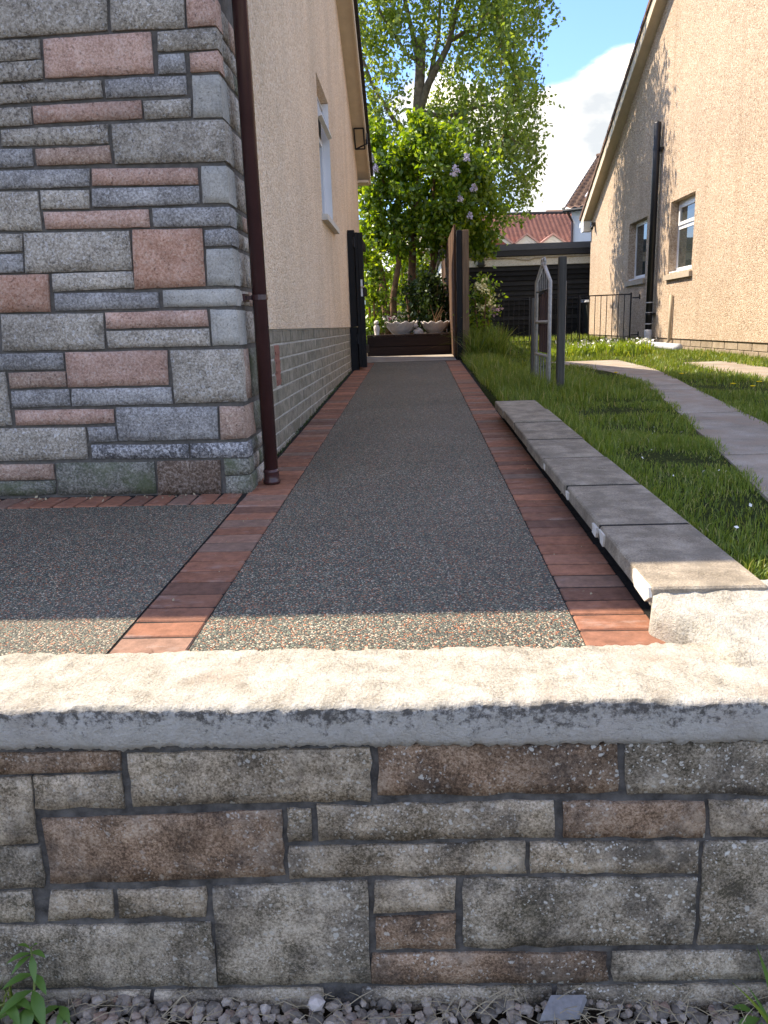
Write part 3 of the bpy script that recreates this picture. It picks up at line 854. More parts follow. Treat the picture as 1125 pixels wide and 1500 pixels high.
def stone_side(quad, xf, proud, name, m, parent):
    """quad: y,z of tl,tr,br,bl on the plane x=xf facing +x"""
    tl, tr, br_, bl_ = [np.array(quad[i:i + 2]) for i in (0, 2, 4, 6)]
    nx, ny = 4, 3
    seed = random.uniform(0, 99)
    vs = []
    for j in range(ny + 1):
        t = j / ny
        for i in range(nx + 1):
            u = i / nx
            p = (tl * (1 - t) + bl_ * t) * (1 - u) + (tr * (1 - t) + br_ * t) * u
            e = j in (0, ny) or i in (0, nx)
            d = proud * (0.4 if e else 1.0) + 0.006 * mnoise.noise((p[0] * 24 + seed, p[1] * 24, seed))
            vs.append(Vector((xf + d, p[0], p[1])))
    fs = [(j * (nx + 1) + i, (j + 1) * (nx + 1) + i, (j + 1) * (nx + 1) + i + 1, j * (nx + 1) + i + 1) for j in range(ny) for i in range(nx)]
    ring = list(range(nx + 1)) + [j * (nx + 1) + nx for j in range(1, ny + 1)] + [ny * (nx + 1) + i for i in range(nx - 1, -1, -1)] + [j * (nx + 1) for j in range(ny - 1, 0, -1)]
    o = len(vs)
    vs += [vs[k] - Vector((0.05, 0, 0)) for k in ring]
    n = len(ring)
    fs += [(ring[k], ring[(k + 1) % n], o + (k + 1) % n, o + k) for k in range(n)]
    return MB().add(vs, fs).build(name, m, parent, True)

# ---------------------------------------------------------------- garden wall in front
gw = thing('garden_wall', 'low stone garden wall with pale cast coping across the foreground', 'garden wall', (0, 1.5, 0))
core = MB(); core.box(-4.0, 1.4135, -0.1, 4.0, 1.66, 0.626)
core.build('mortar', M['mortar_wall'], gw)
for k, *q in WALL_STONES:
    q = list(q)
    if q[1] > 0.60: q[1] = min(q[1], 0.624); q[3] = min(q[3], 0.624)
    stone_front(q, 1.412, 0.006, 'stone', M['wall_' + k], gw, 0.04, 0.0, 0.0045, 0.045, 2.4, 0.75)
def filler(x0, x1f, keys, rows, yf, parent, pre, wr=(0.2, 0.5), ret=None):
    for (za, zb) in rows:
        x = x0
        x1 = x1f(za) if callable(x1f) else x1f
        while x < x1 - 0.05:
            w = min(random.uniform(*wr), x1 - x)
            if x1 - x - w < 0.1: w = x1 - x
            stone_front([x + .007, zb, x + w - .007, zb, x + w - .007, za, x + .007, za], yf, 0.009, 'stone', M[pre + random.choice(keys)], parent, 0.04, 0.0, 0.005, 0.09)
            x += w
WROWS = [(0.0, 0.15), (0.165, 0.25), (0.265, 0.375), (0.39, 0.50), (0.515, 0.62)]
filler(-3.0, -1.04, 'rty', WROWS, 1.412, gw, 'wall_')
filler(0.862, 3.0, 'rty', WROWS, 1.412, gw, 'wall_')

def coping_mesh(x0, x1, n):
    prof = [(1.425, 0.622), (1.402, 0.625), (1.396, 0.640), (1.394, 0.66), (1.394, 0.68), (1.394, 0.700), (1.395, 0.7125), (1.403, 0.7195), (1.43, 0.720), (1.48, 0.7195), (1.53, 0.718), (1.58, 0.717), (1.63, 0.716), (1.675, 0.714), (1.695, 0.708), (1.702, 0.695), (1.702, 0.60)]
    vs, fs = [], []
    P = len(prof)
    for i in range(n + 1):
        x = x0 + (x1 - x0) * i / n
        for k, (y, z) in enumerate(prof):
            a = mnoise.noise((x * 9, y * 9, z * 9)) * 0.0035 + mnoise.noise((x * 42, y * 42, z * 42)) * 0.0030 + mnoise.noise((x * 95, y * 95, z * 95)) * 0.0016
            dy = dz = 0
            if k <= 1:
                dz = 0.005 * mnoise.noise((x * 7, 3, 0)) + 0.007 * mnoise.noise((x * 40, 8, 0)) + 0.006 * mnoise.noise((x * 110, 5, 0)); dy = a
            elif k <= 5: dy = a * 1.3
            elif k == 6: dy = a * 1.5; dz = a * 1.5
            elif k <= 12: dz = a * 1.1
            else: dy = a * 2.2 + 0.004 * mnoise.noise((x * 12, 0, 0)); dz = a
            vs.append((x, y + dy, z + dz))
    for i in range(n):
        for k in range(P - 1):
            a = i * P + k
            fs.append((a, a + P, a + P + 1, a + 1))
    return MB().add(vs, fs)
coping_mesh(-1.32, 1.5, 520).build('coping', M['coping_concrete'], gw, True)
coping_mesh(-4.0, -1.328, 120).build('coping', M['coping_concrete'], gw, True)
coping_mesh(1.508, 4.0, 120).build('coping', M['coping_concrete'], gw, True)
# raised piece of coping where the side wall comes in
vs, fs = [], []
nx, ny = 60, 26
for j in range(ny + 1):
    v = j / ny
    for i in range(nx + 1):
        u = i / nx
        sm = max(0.0, min(1.0, (v - 0.45) / 0.5)); sm = sm * sm * (3 - 2 * sm)
        xl = 0.664 - 0.085 * sm + 0.008 * mnoise.noise((v * 6, 2, 1))
        x = xl + (1.60 - xl) * u
        y = 1.50 + (0.335 + 0.16 * min(u, .6)) * v + 0.008 * mnoise.noise((u * 30, 1, 7)) * v
        z = 0.706 + 0.088 * v ** 1.05 + 0.02 * v * min(1, u * 2.5)
        z += 0.005 * mnoise.noise((x * 13, y * 13, 0)) + 0.0038 * mnoise.noise((x * 45, y * 45, 4)) + 0.0022 * mnoise.noise((x * 95, y * 95, 4))
        if i == 0: z -= 0.010
        if j == ny: z -= 0.010
        vs.append((x, y, z))
fs = [(j * (nx + 1) + i, j * (nx + 1) + i + 1, (j + 1) * (nx + 1) + i + 1, (j + 1) * (nx + 1) + i) for j in range(ny) for i in range(nx)]
ring = [j * (nx + 1) for j in range(ny + 1)] + [ny * (nx + 1) + i for i in range(1, nx + 1)]
prev = ring
for lev in range(3):
    o = len(vs)
    for k in ring:
        x, y, z = vs[k]
        t = (lev + 1) / 3
        a = 0.006 * mnoise.noise((x * 30, y * 30, t * 9)) + 0.004
        vs.append((x - (a if k % (nx + 1) == 0 else 0), y + (a if k // (nx + 1) == ny else 0), z - t * (z - 0.60)))
    cur = [o + k for k in range(len(ring))]
    fs += [(prev[k], prev[k + 1], cur[k + 1], cur[k]) for k in range(len(ring) - 1)]
    prev = cur
MB().add(vs, fs).build('coping_end', M['coping_concrete'], gw, True)

# ---------------------------------------------------------------- low edging wall of concrete slabs beside the path
ew = thing('edging_wall', 'low edging wall capped with grey concrete slabs between path and grass', 'edging wall', (0.7, 3.6, path_z(3.6)))
base = MB()
base.hexa([(0.628, 1.84, 0.5), (0.82, 1.84, 0.5), (0.82, 5.5, 0.6), (0.628, 5.5, 0.6), (0.628, 1.84, 0.752), (0.82, 1.84, 0.752), (0.82, 5.5, 0.862), (0.628, 5.5, 0.862)])
base.build('base_course', M['base_dark'], ew)
sj = [1.815, 2.372, 2.914, 3.443, 3.928, 4.498, 5.005, 5.50]
for a, c in zip(sj[:-1], sj[1:]):
    mb = MB(); mb.cbox(-0.142, a + .008, -0.052, 0.142, c - .008, 0.0, 0.005)
    off = random.uniform(-.006, .006); dz = random.uniform(-.003, .003)
    mb.v = [(x + 0.712 + off, yy, z + 0.75 + 0.03 * yy + dz) for x, yy, z in mb.v]
    s = mb.build('slab', M['slab_concrete'], ew)
    mb = MB(); mb.box(0.575, c - .012, 0.70 + 0.03 * c, 0.85, c + .012, 0.7465 + 0.03 * c)
    mb.build('joint', M['base_dark'], ew)
    # splashes of whitewash on the edge that faces the path
for (ya, yb, za, zb) in ((1.83, 1.97, -.050, -.004), (2.29, 2.36, -.050, -.010), (2.39, 2.45, -.050, -.016), (2.86, 2.90, -.046, -.018), (3.38, 3.41, -.044, -.018)):
    mb = MB(); xx = 0.5672
    j = [random.uniform(-.3, .3) * (yb - ya) for k in range(6)]
    P5 = [(ya, zb), (yb, zb), (yb - abs(j[1]), (za + zb) / 2), (yb - abs(j[2]) * 1.6, za + .004), (ya + abs(j[3]), za), (ya + j[4] * .3, (za + zb) / 2)]
    ring = [(yy, zz + 0.75 + 0.03 * yy) for yy, zz in P5]
    mb.add([(xx, yy, zz) for yy, zz in ring] + [(xx + .008, yy, zz) for yy, zz in ring], [tuple(range(6))] + [(k, (k + 1) % 6, 6 + (k + 1) % 6, 6 + k) for k in range(6)])
    mb.build('whitewash', M['sill_white'], ew)

# ---------------------------------------------------------------- gravel, dead grass and small stones in front of the wall
def rock(cx, cy, cz, r, sq=0.65, sub=0):
    bm = bmesh.new()
    bmesh.ops.create_icosphere(bm, subdivisions=1 + sub, radius=1.0)
    sx, sy, sz = r * random.uniform(.75, 1.3), r * random.uniform(.7, 1.2), r * sq * random.uniform(.7, 1.2)
    rot = Matrix.Rotation(random.uniform(0, 6.3), 3, 'Z') @ Matrix.Rotation(random.uniform(-.5, .5), 3, 'X')
    pts = [rot @ Vector((v.co.x * sx * random.uniform(.75, 1.15), v.co.y * sy * random.uniform(.75, 1.15), v.co.z * sz * random.uniform(.75, 1.15))) + Vector((cx, cy, cz)) for v in bm.verts]
    fs = [tuple(v.index for v in f.verts) for f in bm.faces]
    bm.free()
    return pts, fs
gv = MB()
for k in range(2600):
    cx_, cy_ = random.uniform(-1.4, 1.4), 1.405 - abs(random.gauss(0, 1)) * 0.16
    if cy_ < 0.8: continue
    r = random.choice((.008, .010, .012, .014, .017))
    p, f = rock(cx_, cy_, -0.022 + random.uniform(0, .020) + 0.012 * mnoise.noise((cx_ * 5, cy_ * 5, 0)), r)
    gv.add(p, f)
gv.build('gravel', M['gravel_stone'], kind='stuff')
st = MB()
for k in range(330):
    cx_, cy_ = random.uniform(-1.0, 1.0), random.uniform(1.28, 1.40)
    a = random.uniform(0, 6.3); L = random.uniform(.03, .11); z0 = random.uniform(-.008, .014)
    e = Vector((cx_ + math.cos(a) * L, min(1.402, cy_ + math.sin(a) * L * .6), z0 + random.uniform(-.01, .035)))
    mid = (Vector((cx_, cy_, z0)) + e) / 2 + Vector((0, 0, random.uniform(0, .015)))
    st.tube([(cx_, cy_, z0), mid, e], [.0011, .0010, .0004], 3, False)
st.build('dead_grass', M['straw'], kind='stuff')
def lone_rock(name, label, c, r, m, sq=.7, cat='stone'):
    p, f = rock(c[0], c[1], c[2], r, sq, 0)
    o = MB().add(p, f).build(name, m, None)
    return tag(o, label, cat)
simple('pebble_white', (0.52, 0.47, 0.43), 0.85, 0.25, 0.12, 60.0, 0.4, 0.002, 150.0)
simple('slate_grey', (0.25, 0.25, 0.25), 0.85, 0.25, 0.2, 60.0, 0.6, 0.003, 90.0)
lone_rock('white_stone', 'pale pinkish white stone standing on edge against the foot of the wall', (-0.246, 1.375, 0.018), 0.024, M['pebble_white'], 1.1)
sl = MB(); sl.hexa([(0.235, 1.345, .006), (0.32, 1.352, .004), (0.345, 1.392, .012), (0.262, 1.390, .012), (0.24, 1.348, .02), (0.318, 1.354, .016), (0.340, 1.392, .026), (0.266, 1.389, .028)])
tag(sl.build('grey_stone', M['slate_grey'], None), 'flat grey slab of stone lying on the gravel below the wall', 'stone')
for k in range(26):
    pass
# ---------------------------------------------------------------- left house
XS, XR, XP = -0.762, -0.778, -0.790          # stone corner, render face, plinth face
YF, YB = 3.42, 12.30
RY, RZ, SL = 7.86, 5.98, 0.505               # ridge of the left house and slope
def left_top(y):
    return RZ - SL * abs(y - RY)
lh = thing('stone_and_render_house', 'bungalow on the left with grey and pink stone front and cream rendered gable', 'house', (-0.9, 7.9, 0.8))
fac = MB(); fac.box(-4.4, YF + 0.004, 0.55, XS - 0.004, 3.835, 3.68)
fac = fac.build('stone_front', M['mortar_dark'], lh)
for k, c, *q in FACADE_STONES:
    stone_front(q, YF, 0.010 if k != 'l' else 0.006, 'stone', M['stone_' + k], fac, 0.03, c, 0.006 if k != 'l' else 0.002, 0.07)
filler(-4.38, lambda z: -1.985 + (z - .74) * .155, 'ggsbpbnl', [(0.74 + 0.148 * i, 0.74 + 0.148 * i + 0.134) for i in range(14)], YF, fac, 'stone_', (.25, .55))
filler(-4.38, XS, 'ggsbpbnl', [(2.80 + 0.125 * i, 2.80 + 0.125 * i + 0.111) for i in range(7)], YF, fac, 'stone_', (.22, .5))
# short return of the stone behind the corner stones
zc = 0.735
rets = sorted([(q[7], q[3], c) for k, c, *q in FACADE_STONES if c > 0])
levels = [(a, b, c) for a, b, c in rets]
for a, b, c in levels:
    y0 = YF + c + 0.012
    if 3.83 - y0 > 0.06:
        if 3.83 - y0 > 0.26:
            ym = y0 + (3.83 - y0) * random.uniform(.4, .6)
            spans = [(y0, ym - .005), (ym + .005, 3.83)]
        else:
            spans = [(y0, 3.83)]
        for s0, s1 in spans:
            stone_side([s0, b - .003, s1, b - .003, s1, a + .003, s0, a + .003], XS - .004, 0.010, 'stone', M['stone_' + random.choice('gsndg')], fac)
gaps = []
zz = 0.735
for a, b, c in levels:
    if a - zz > 0.05: gaps.append((zz + .006, a - .006))
    zz = max(zz, b)
for a, b in gaps:
    n = max(1, round((b - a) / 0.12))
    for i in range(n):
        za, zb = a + (b - a) * i / n + .004, a + (b - a) * (i + 1) / n - .004
        stone_side([YF + .03, zb, 3.83, zb, 3.83, za, YF + .03, za], XS - .004, 0.010, 'stone', M['stone_' + random.choice('gsnb')], fac)

def holed_wall(x_face, thick, y0, y1, zb, top, holes, ridge):
    """wall in the plane x = x_face with its thickness behind it, openings left out; outer face in slices that meet edge to edge"""
    mb = MB()
    cuts = sorted(set([y0, y1, ridge] + [h for (a, b, c, d) in holes for h in (a, b)]))
    cuts = [c for c in cuts if y0 <= c <= y1]
    x2 = x_face + thick
    for a, b in zip(cuts[:-1], cuts[1:]):
        hs = [h for h in holes if h[0] <= a + 1e-6 and h[1] >= b - 1e-6]
        segs = [(zb, zb, top(a), top(b))] if not hs else [(zb, zb, hs[0][2], hs[0][2]), (hs[0][3], hs[0][3], top(a), top(b))]
        for (za, zb_, zc_, zd) in segs:
            mb.add([(x_face, a, za), (x_face, b, zb_), (x_face, b, zd), (x_face, a, zc_)], [(0, 1, 2, 3)] if thick > 0 else [(3, 2, 1, 0)])
    for (a, b, c, d) in holes:
        mb.add([(x_face, a, c), (x_face, b, c), (x_face, b, d), (x_face, a, d), (x2, a, c), (x2, b, c), (x2, b, d), (x2, a, d)],
               [(0, 1, 5, 4), (1, 2, 6, 5), (2, 3, 7, 6), (3, 0, 4, 7)])
    # end faces and soffit return under the render
    mb.add([(x_face, y0, zb), (x2, y0, zb), (x2, y0, top(y0)), (x_face, y0, top(y0))], [(0, 1, 2, 3)])
    mb.add([(x_face, y1, zb), (x2, y1, zb), (x2, y1, top(y1)), (x_face, y1, top(y1))], [(3, 2, 1, 0)])
    mb.add([(x_face, y0, zb), (x_face, y1, zb), (x2, y1, zb), (x2, y0, zb)], [(3, 2, 1, 0)])
    return mb
WIN = (7.22, 8.20, 2.44, 3.58)
holed_wall(XR, -0.13, 3.842, YB, 1.456, lambda y: left_top(y) - 0.02, [WIN], RY).build('gable_wall', M['render_cream'], lh)
inner = MB()
inner.box(-8.0, 3.76, 0.6, XR - 0.40, YB - 0.01, 3.6)
inner.build('house_core', M['render_cream'], lh)
bk = MB(); bk.box(-8.0, YB - 0.14, 0.8, XR - 0.135, YB, 3.6); bk.build('back_wall', M['render_cream'], lh)

# block plinth
pl = MB(); pl.box(XP - 0.12, 3.842, 0.55, XP - 0.005, YB - .02, 1.454)
pl = pl.build('block_plinth', M['plinth_mortar'], lh)
BLK = []
for k in range(4):
    mb = MB(); mb.cbox(0, 0.006, 0.006, 0.02, 0.294, 0.0765, 0.003)
    mb.v = [(x + random.uniform(-.001, .001), y + random.uniform(-.002, .002), z + random.uniform(-.0015, .0015)) for x, y, z in mb.v]
    me = bpy.data.meshes.new('block'); me.from_pydata(mb.v, [], mb.f)
    bm = bmesh.new(); bm.from_mesh(me); bmesh.ops.recalc_face_normals(bm, faces=bm.faces); bm.to_mesh(me); bm.free()
    me.materials.append(M['plinth_block'])
    BLK.append(me)
AIR = (4.44, 4.60, 1.13, 1.37)
for r in range(9):
    z = 1.454 - 0.083 * (r + 1)
    y = 3.85 - (0.15 if r % 2 else 0.0)
    while y < YB - 0.02:
        if z + 0.083 > path_z(min(y + .3, 11)) - 0.03 and y > 3.6 - 1e-3 and not (AIR[0] - .3 < y < AIR[1] and AIR[2] - .04 < z < AIR[3]):
            if y + 0.3 < YB: link('block', random.choice(BLK), None, pl, (XP - 0.018 + random.uniform(-.002, .002), max(y, 3.845), z))
        elif AIR[0] - .3 < y < AIR[1] and AIR[2] - .04 < z < AIR[3]:
            for (a, b) in ((y, AIR[0]), (AIR[1], y + 0.3)):
                if b - a > 0.04:
                    mb = MB(); mb.cbox(XP - .018, a + .006, z + .006, XP + .002, b - .006, z + .0765, .003); mb.build('block', M['plinth_block'], pl)
        y += 0.30
ab = MB(); ab.cbox(XP - .02, AIR[0] + .004, AIR[2] + .004, XP + .001, AIR[1] - .004, AIR[3] - .004, .004)
for i in range(4):
    for j in range(3):
        yy = AIR[0] + .02 + j * .044; zz = AIR[2] + .022 + i * .054
        ab.box(XP - .001, yy, zz, XP + .006, yy + .034, zz + .016)
ab.build('air_brick', M['airbrick'], pl)

# roof, soffit and barge of the gable
def slope_board(x0, x1, ya, yb, z_lo, z_hi, topf):
    """board that follows the slope between ya and yb; z offsets below/above the slope line"""
    mb = MB()
    p = []
    for y in (ya, yb):
        p.append([(x0, y, topf(y) + z_lo), (x1, y, topf(y) + z_lo), (x1, y, topf(y) + z_hi), (x0, y, topf(y) + z_hi)])
    a, b = p
    mb.add(a + b, [(0, 1, 2, 3), (7, 6, 5, 4), (0, 4, 5, 1), (1, 5, 6, 2), (2, 6, 7, 3), (3, 7, 4, 0)])
    return mb
EB, EF = 12.55, 3.10
VX = -0.615
for nm, m_, x0, x1, lo, hi in (('soffit', 'cream_board', XR - .02, VX - .001, -0.035, -0.015), ('bargeboard', 'cream_board', VX, VX + 0.022, -0.060, 0.105)):
    for ya, yb in ((RY, EB), (EF, RY)):
        slope_board(x0, x1, ya, yb, lo, hi, left_top).build(nm, M[m_], lh)
rf = MB()
for ya, yb in ((RY, EB + .05), (EF - .05, RY)):
    m_ = slope_board(-8.2, VX + 0.045, ya, yb, 0.108, 0.165, left_top)
    rf.add(m_.v, m_.f)
rf = rf.build('roof', M['roof_edge'], lh)
k = 0
for ya, yb in ((RY, EB + .05), (EF - .05, RY)):      # row of verge tiles standing out at the edge
    n = int(abs(yb - ya) / 0.30)
    for i in range(n):
        a = ya + (yb - ya) * i / n; c = ya + (yb - ya) * (i + 1) / n
        t = slope_board(VX - 0.12, VX + 0.062, a + .004, c - .004, 0.090, 0.178, left_top)
        lift = .010
        t.v = [(x, y, z + (lift if abs(y - RY) > abs((a + c) / 2 - RY) else -lift * .4)) for x, y, z in t.v]
        t.build('verge_tile', M['roof_edge'], rf)
eb = MB(); eb.box(-8.0, YB, 3.55, VX - .002, EB, 3.585); eb.build('eaves_soffit', M['cream_board'], lh)
eb = MB(); eb.box(-8.0, EF, 3.55, VX - .002, YF - 0.02, 3.585); eb.build('eaves_soffit', M['cream_board'], lh)
eb = MB(); eb.box(-8.0, EB + .002, 3.55, VX - .002, EB + .025, 3.72); eb.build('fascia', M['cream_board'], lh)
eb = MB(); eb.box(-8.0, EF - .025, 3.55, VX - .002, EF - .002, 3.72); eb.build('fascia', M['cream_board'], lh)
gt = MB(); gt.tube([(-8.0, EF - .08, 3.67), (VX, EF - .08, 3.67)], .055, 10); gt.build('gutter', M['pipe_brown'], lh)

# window in the gable: frame set back, top light pushed open
def window_left():
    y0, y1, z0, z1 = WIN
    xf = XR - 0.075
    w = MB()
    t = 0.055
    w.box(xf - .055, y0, z0, xf, y0 + t, z1); w.box(xf - .055, y1 - t, z0, xf, y1, z1)
    w.box(xf - .055, y0 + t, z0, xf, y1 - t, z0 + t); w.box(xf - .055, y0 + t, z1 - t, xf, y1 - t, z1)
    w.box(xf - .055, y0 + t, z0 + 0.74, xf, y1 - t, z0 + 0.79)
    w = w.build('window', M['upvc'], lh)
    p = MB(); p.box(xf - .036, y0 + t, z0 + t, xf - .026, y1 - t, z0 + .74); p.build('pane', M['glass_sky'], w)
    # open top light, hinged at its head
    hz, ang, L = z1 - t, math.radians(17), 0.29
    s = MB()
    def at(u, d):
        return (xf + math.sin(ang) * u + math.cos(ang) * d, hz - math.cos(ang) * u + math.sin(ang) * d)
    def piece(mb, ya, yb, u0, u1, d0=-.02, d1=.02):
        a, b, c, d = at(u0, d0), at(u0, d1), at(u1, d1), at(u1, d0)
        mb.add([(a[0], ya, a[1]), (b[0], ya, b[1]), (c[0], ya, c[1]), (d[0], ya, d[1]), (a[0], yb, a[1]), (b[0], yb, b[1]), (c[0], yb, c[1]), (d[0], yb, d[1])],
               [(0, 1, 2, 3), (7, 6, 5, 4), (0, 4, 5, 1), (1, 5, 6, 2), (2, 6, 7, 3), (3, 7, 4, 0)])
    piece(s, y0 + t, y1 - t, 0, .045); piece(s, y0 + t, y1 - t, L - .045, L); piece(s, y0 + t, y0 + t + .045, .045, L - .045); piece(s, y1 - t - .045, y1 - t, .045, L - .045)
    s.build('top_light', M['upvc'], w)
    p2 = MB(); piece(p2, y0 + t + .045, y1 - t - .045, .045, L - .045, -.006, .004); p2.build('pane', M['glass_sky'], w)
    rv = MB(); rv.box(XR - .074, y1 - .006, z0 + .004, XR - .003, y1 - .0005, z1 - .004); rv.build('reveal_board', M['upvc'], w)
    dk = MB(); dk.box(xf - .30, y0 - .1, z0 - .1, xf - .28, y1 + .1, z1 + .1); dk.build('dark_backing', M['black_paint'], w)  # black sheet added to stand in for the dark of the room
    sl_ = MB(); sl_.hexa([(XR - .13, y0 - .06, z0 - .06), (XR + .055, y0 - .06, z0 - .06), (XR + .055, y1 + .06, z0 - .06), (XR - .13, y1 + .06, z0 - .06), (XR - .13, y0 - .06, z0 + .002), (XR + .055, y0 - .06, z0 - .012), (XR + .055, y1 + .06, z0 - .012), (XR - .13, y1 + .06, z0 + .002)])
    sl_.build('sill', M['sill_white'], w)
window_left()

# brown downpipe in the angle of stone and render
dp = MB(); dp.tube([(-0.690, 3.585, 0.77), (-0.690, 3.585, 3.48), (-0.70, 3.45, 3.60), (-0.72, 3.10, 3.66)], .033, 18)
dp = dp.build('downpipe', M['pipe_brown'], lh, True)
c_ = MB(); c_.tube([(-0.690, 3.585, .742), (-0.690, 3.585, .752), (-0.690, 3.585, .760), (-0.690, 3.585, .790), (-0.690, 3.585, .796), (-0.690, 3.585, .80), (-0.690, 3.585, .81)], [.040, .042, .037, .036, .039, .039, .034], 18)
c_.build('shoe', M['pipe_brown'], dp, True)
for z in (1.585, 3.2):
    c_ = MB(); c_.tube([(-0.690, 3.585, z), (-0.690, 3.585, z + .022)], .037, 16); c_.box(XS - .01, 3.578, z + .002, -0.70, 3.592, z + .02); c_.box(XS - .01, 3.54, z - .006, XS + .016, 3.63, z + .028)
    c_.build('bracket', M['pipe_brown'], dp)
# wire guard lamp under the verge
fl = MB()
yl, zl = 11.55, left_top(11.55) - 0.14
fr = [(XR + .03, yl - .10, zl + .12), (XR + .16, yl - .10, zl + .12), (XR + .16, yl + .10, zl - .10), (XR + .03, yl + .10, zl - .10)]
for i in range(4): fl.tube([fr[i], fr[(i + 1) % 4]], .011, 6)
fl.tube([fr[3], (XR + .19, yl + .12, zl - .03)], .011, 6); fl.tube([(XR + .19, yl + .12, zl - .03), (XR + .19, yl + .12, zl + .10)], .018, 6)
fl.build('lamp_bracket', M['black_paint'], lh)

# ---------------------------------------------------------------- side gate standing open, its posts and the fence beyond
gp = thing('side_gate', 'tall black side gate standing open against the cream house wall', 'gate', (-0.66, 9.9, path_z(9.9)))
mb = MB(); mb.box(-0.774, 9.85, 1.46, -0.692, 9.96, 2.60); mb.box(-0.786, 9.85, path_z(9.85), -0.692, 9.96, 1.452); mb.build('gate_frame', M['black_gate'], gp)
for i in range(7):
    y0 = 9.82 + i * 0.135
    mb = MB(); mb.cbox(-0.685, y0 + .003, path_z(9.85) + .035, -0.648, y0 + .132, 2.57, .004); mb.build('board', M['black_gate'], gp)
mb = MB()
for z in (1.12, 1.85, 2.42): mb.box(-0.647, 9.83, z, -0.605, 10.76, z + .10)
mb.box(-0.647, 9.822, path_z(9.85) + .035, -0.590, 9.90, 2.565)
mb.build('rail', M['black_gate'], gp)
mb = MB(); mb.box(-0.63, 9.814, 1.82, -0.607, 9.8195, 2.02); mb.tube([(-0.618, 9.82, 1.93), (-0.618, 9.77, 1.93), (-0.58, 9.765, 1.93)], .010, 8); mb.build('handle', M['steel'], gp)
for z in (1.25, 2.4):
    mb = MB(); mb.tube([(-0.69, 9.84, z), (-0.69, 9.84, z + .12)], .016, 8); mb.box(-0.72, 9.846, z + .03, -0.655, 9.849, z + .09); mb.build('hinge', M['black_paint'], gp)
rp = thing('gate_post', 'square gate post, black on its path side and brown wood on its grass side', 'post', (0.7, 11.2, path_z(11.2)))
mb = MB(); mb.cbox(0.622, 11.14, 0.9, 0.694, 11.26, 2.70, .005); mb.build('black_post', M['black_gate'], rp)
mb = MB(); mb.cbox(0.697, 11.15, 0.9, 0.79, 11.27, 2.70, .005); mb.build('wood_post', M['wood_post'], rp)
fe = thing('board_fence', 'tall brown timber board fence running back from the gate post', 'fence', (0.62, 13.5, 1.0))
y = 11.30; i = 0
while y < 16.2:
    mb = MB(); zt = 2.79 - 0.006 * (y - 11.3) + random.uniform(-.012, .012)
    mb.cbox(0.585 + random.uniform(0, .012), y, 1.0, 0.612 + random.uniform(0, .012), y + .142, zt, .003); mb.build('board', M['wood_brown'], fe)
    y += 0.150
mb = MB()
for z in (1.25, 1.95, 2.6): mb.box(0.626, 11.30, z, 0.665, 16.2, z + .08)
mb.build('rail', M['wood_brown'], fe)
for y in (13.0, 14.7, 16.1):
    mb = MB(); mb.box(0.667, y, 0.9, 0.745, y + .09, 2.7); mb.build('fence_post', M['wood_brown'], fe)

# ---------------------------------------------------------------- raised bed with pots
rb = thing('raised_bed', 'dark timber raised bed across the end of the path', 'planter', (0.0, 12.6, 1.0))
for i, z in enumerate((0.985, 1.145)):
    mb = MB(); mb.cbox(-0.72, 12.30, z, 0.575, 12.38, z + .153, .004); mb.build('board', M['wood_dark'], rb)
mb = MB(); mb.cbox(-0.72, 12.385, .95, -0.64, 13.0, 1.29, .004); mb.build('board', M['wood_dark'], rb)
mb = MB(); mb.cbox(-0.72, 12.295, 1.30, 0.575, 12.40, 1.325, .004); mb.build('coping_board', M['wood_dark'], rb)
mb = MB(); mb.box(-0.635, 12.388, 0.9, 0.57, 13.4, 1.27); mb.build('soil', M['soil'], rb)
def bowl(cx, cy, z, r, h, label, group):
    t = thing('garden_bowl', label, 'plant pot', (cx, cy, z), group)
    def wob(w, zz):
        k = (zz - z) / h
        return 1 + 0.05 * math.cos(10 * w) * max(0, k) + 0.04 * (k > .85) * math.cos(10 * w)
    prof = [(r * .38, z), (r * .42, z + .02), (r * .36, z + h * .10), (r * .62, z + h * .30), (r * .84, z + h * .58), (r * .96, z + h * .84), (r * 1.05, z + h * .95), (r * 1.04, z + h), (r * .92, z + h * .97), (r * .82, z + h * .82), (r * .3, z + h * .8)]
    mb = MB(); mb.lathe(prof, cx, cy, 40, wob)
    mb.v = [(x, y, zz + (0.016 * math.cos(10 * math.atan2(y - cy, x - cx)) if zz > z + h * .9 else 0)) for x, y, zz in mb.v]
    mb.build('bowl', M['pot_white'], t, True)
    return t
# ---------------------------------------------------------------- right house
XH = 4.20
HY0, HY1, HRY, HRZ, HSL = 6.9, 19.15, 13.02, 7.02, 0.535
def right_top(y):
    return HRZ - HSL * abs(y - HRY)
rh = thing('rendered_house', 'tan pebble-dashed house on the right, gable to the drive, black soil pipe between two windows', 'house', (4.6, 13.0, 0.95))
W1 = (12.27, 13.38, 2.14, 3.245)
W2 = (14.66, 15.83, 2.155, 3.205)
holed_wall(XH, 0.17, HY0, HY1, 1.115, lambda y: right_top(y) - 0.02, [W1, W2], HRY).build('gable_wall', M['render_tan'], rh)
mb = MB(); mb.box(XH + 0.45, HY0 + .01, 0.6, 12.0, HY1 - .01, 3.7); mb.build('house_core', M['render_tan'], rh)
mb = MB(); mb.box(XH + 0.173, HY1 - .12, 0.6, 12.0, HY1, 3.7); mb.box(XH + 0.173, HY0, 0.6, 12.0, HY0 + .12, 3.7); mb.build('end_wall', M['render_tan'], rh)
pl2 = MB(); pl2.box(XH + .03, HY0, 0.6, XH + 0.16, HY1 - .01, 1.113); pl2 = pl2.build('block_plinth', M['plinth_mortar'], rh)
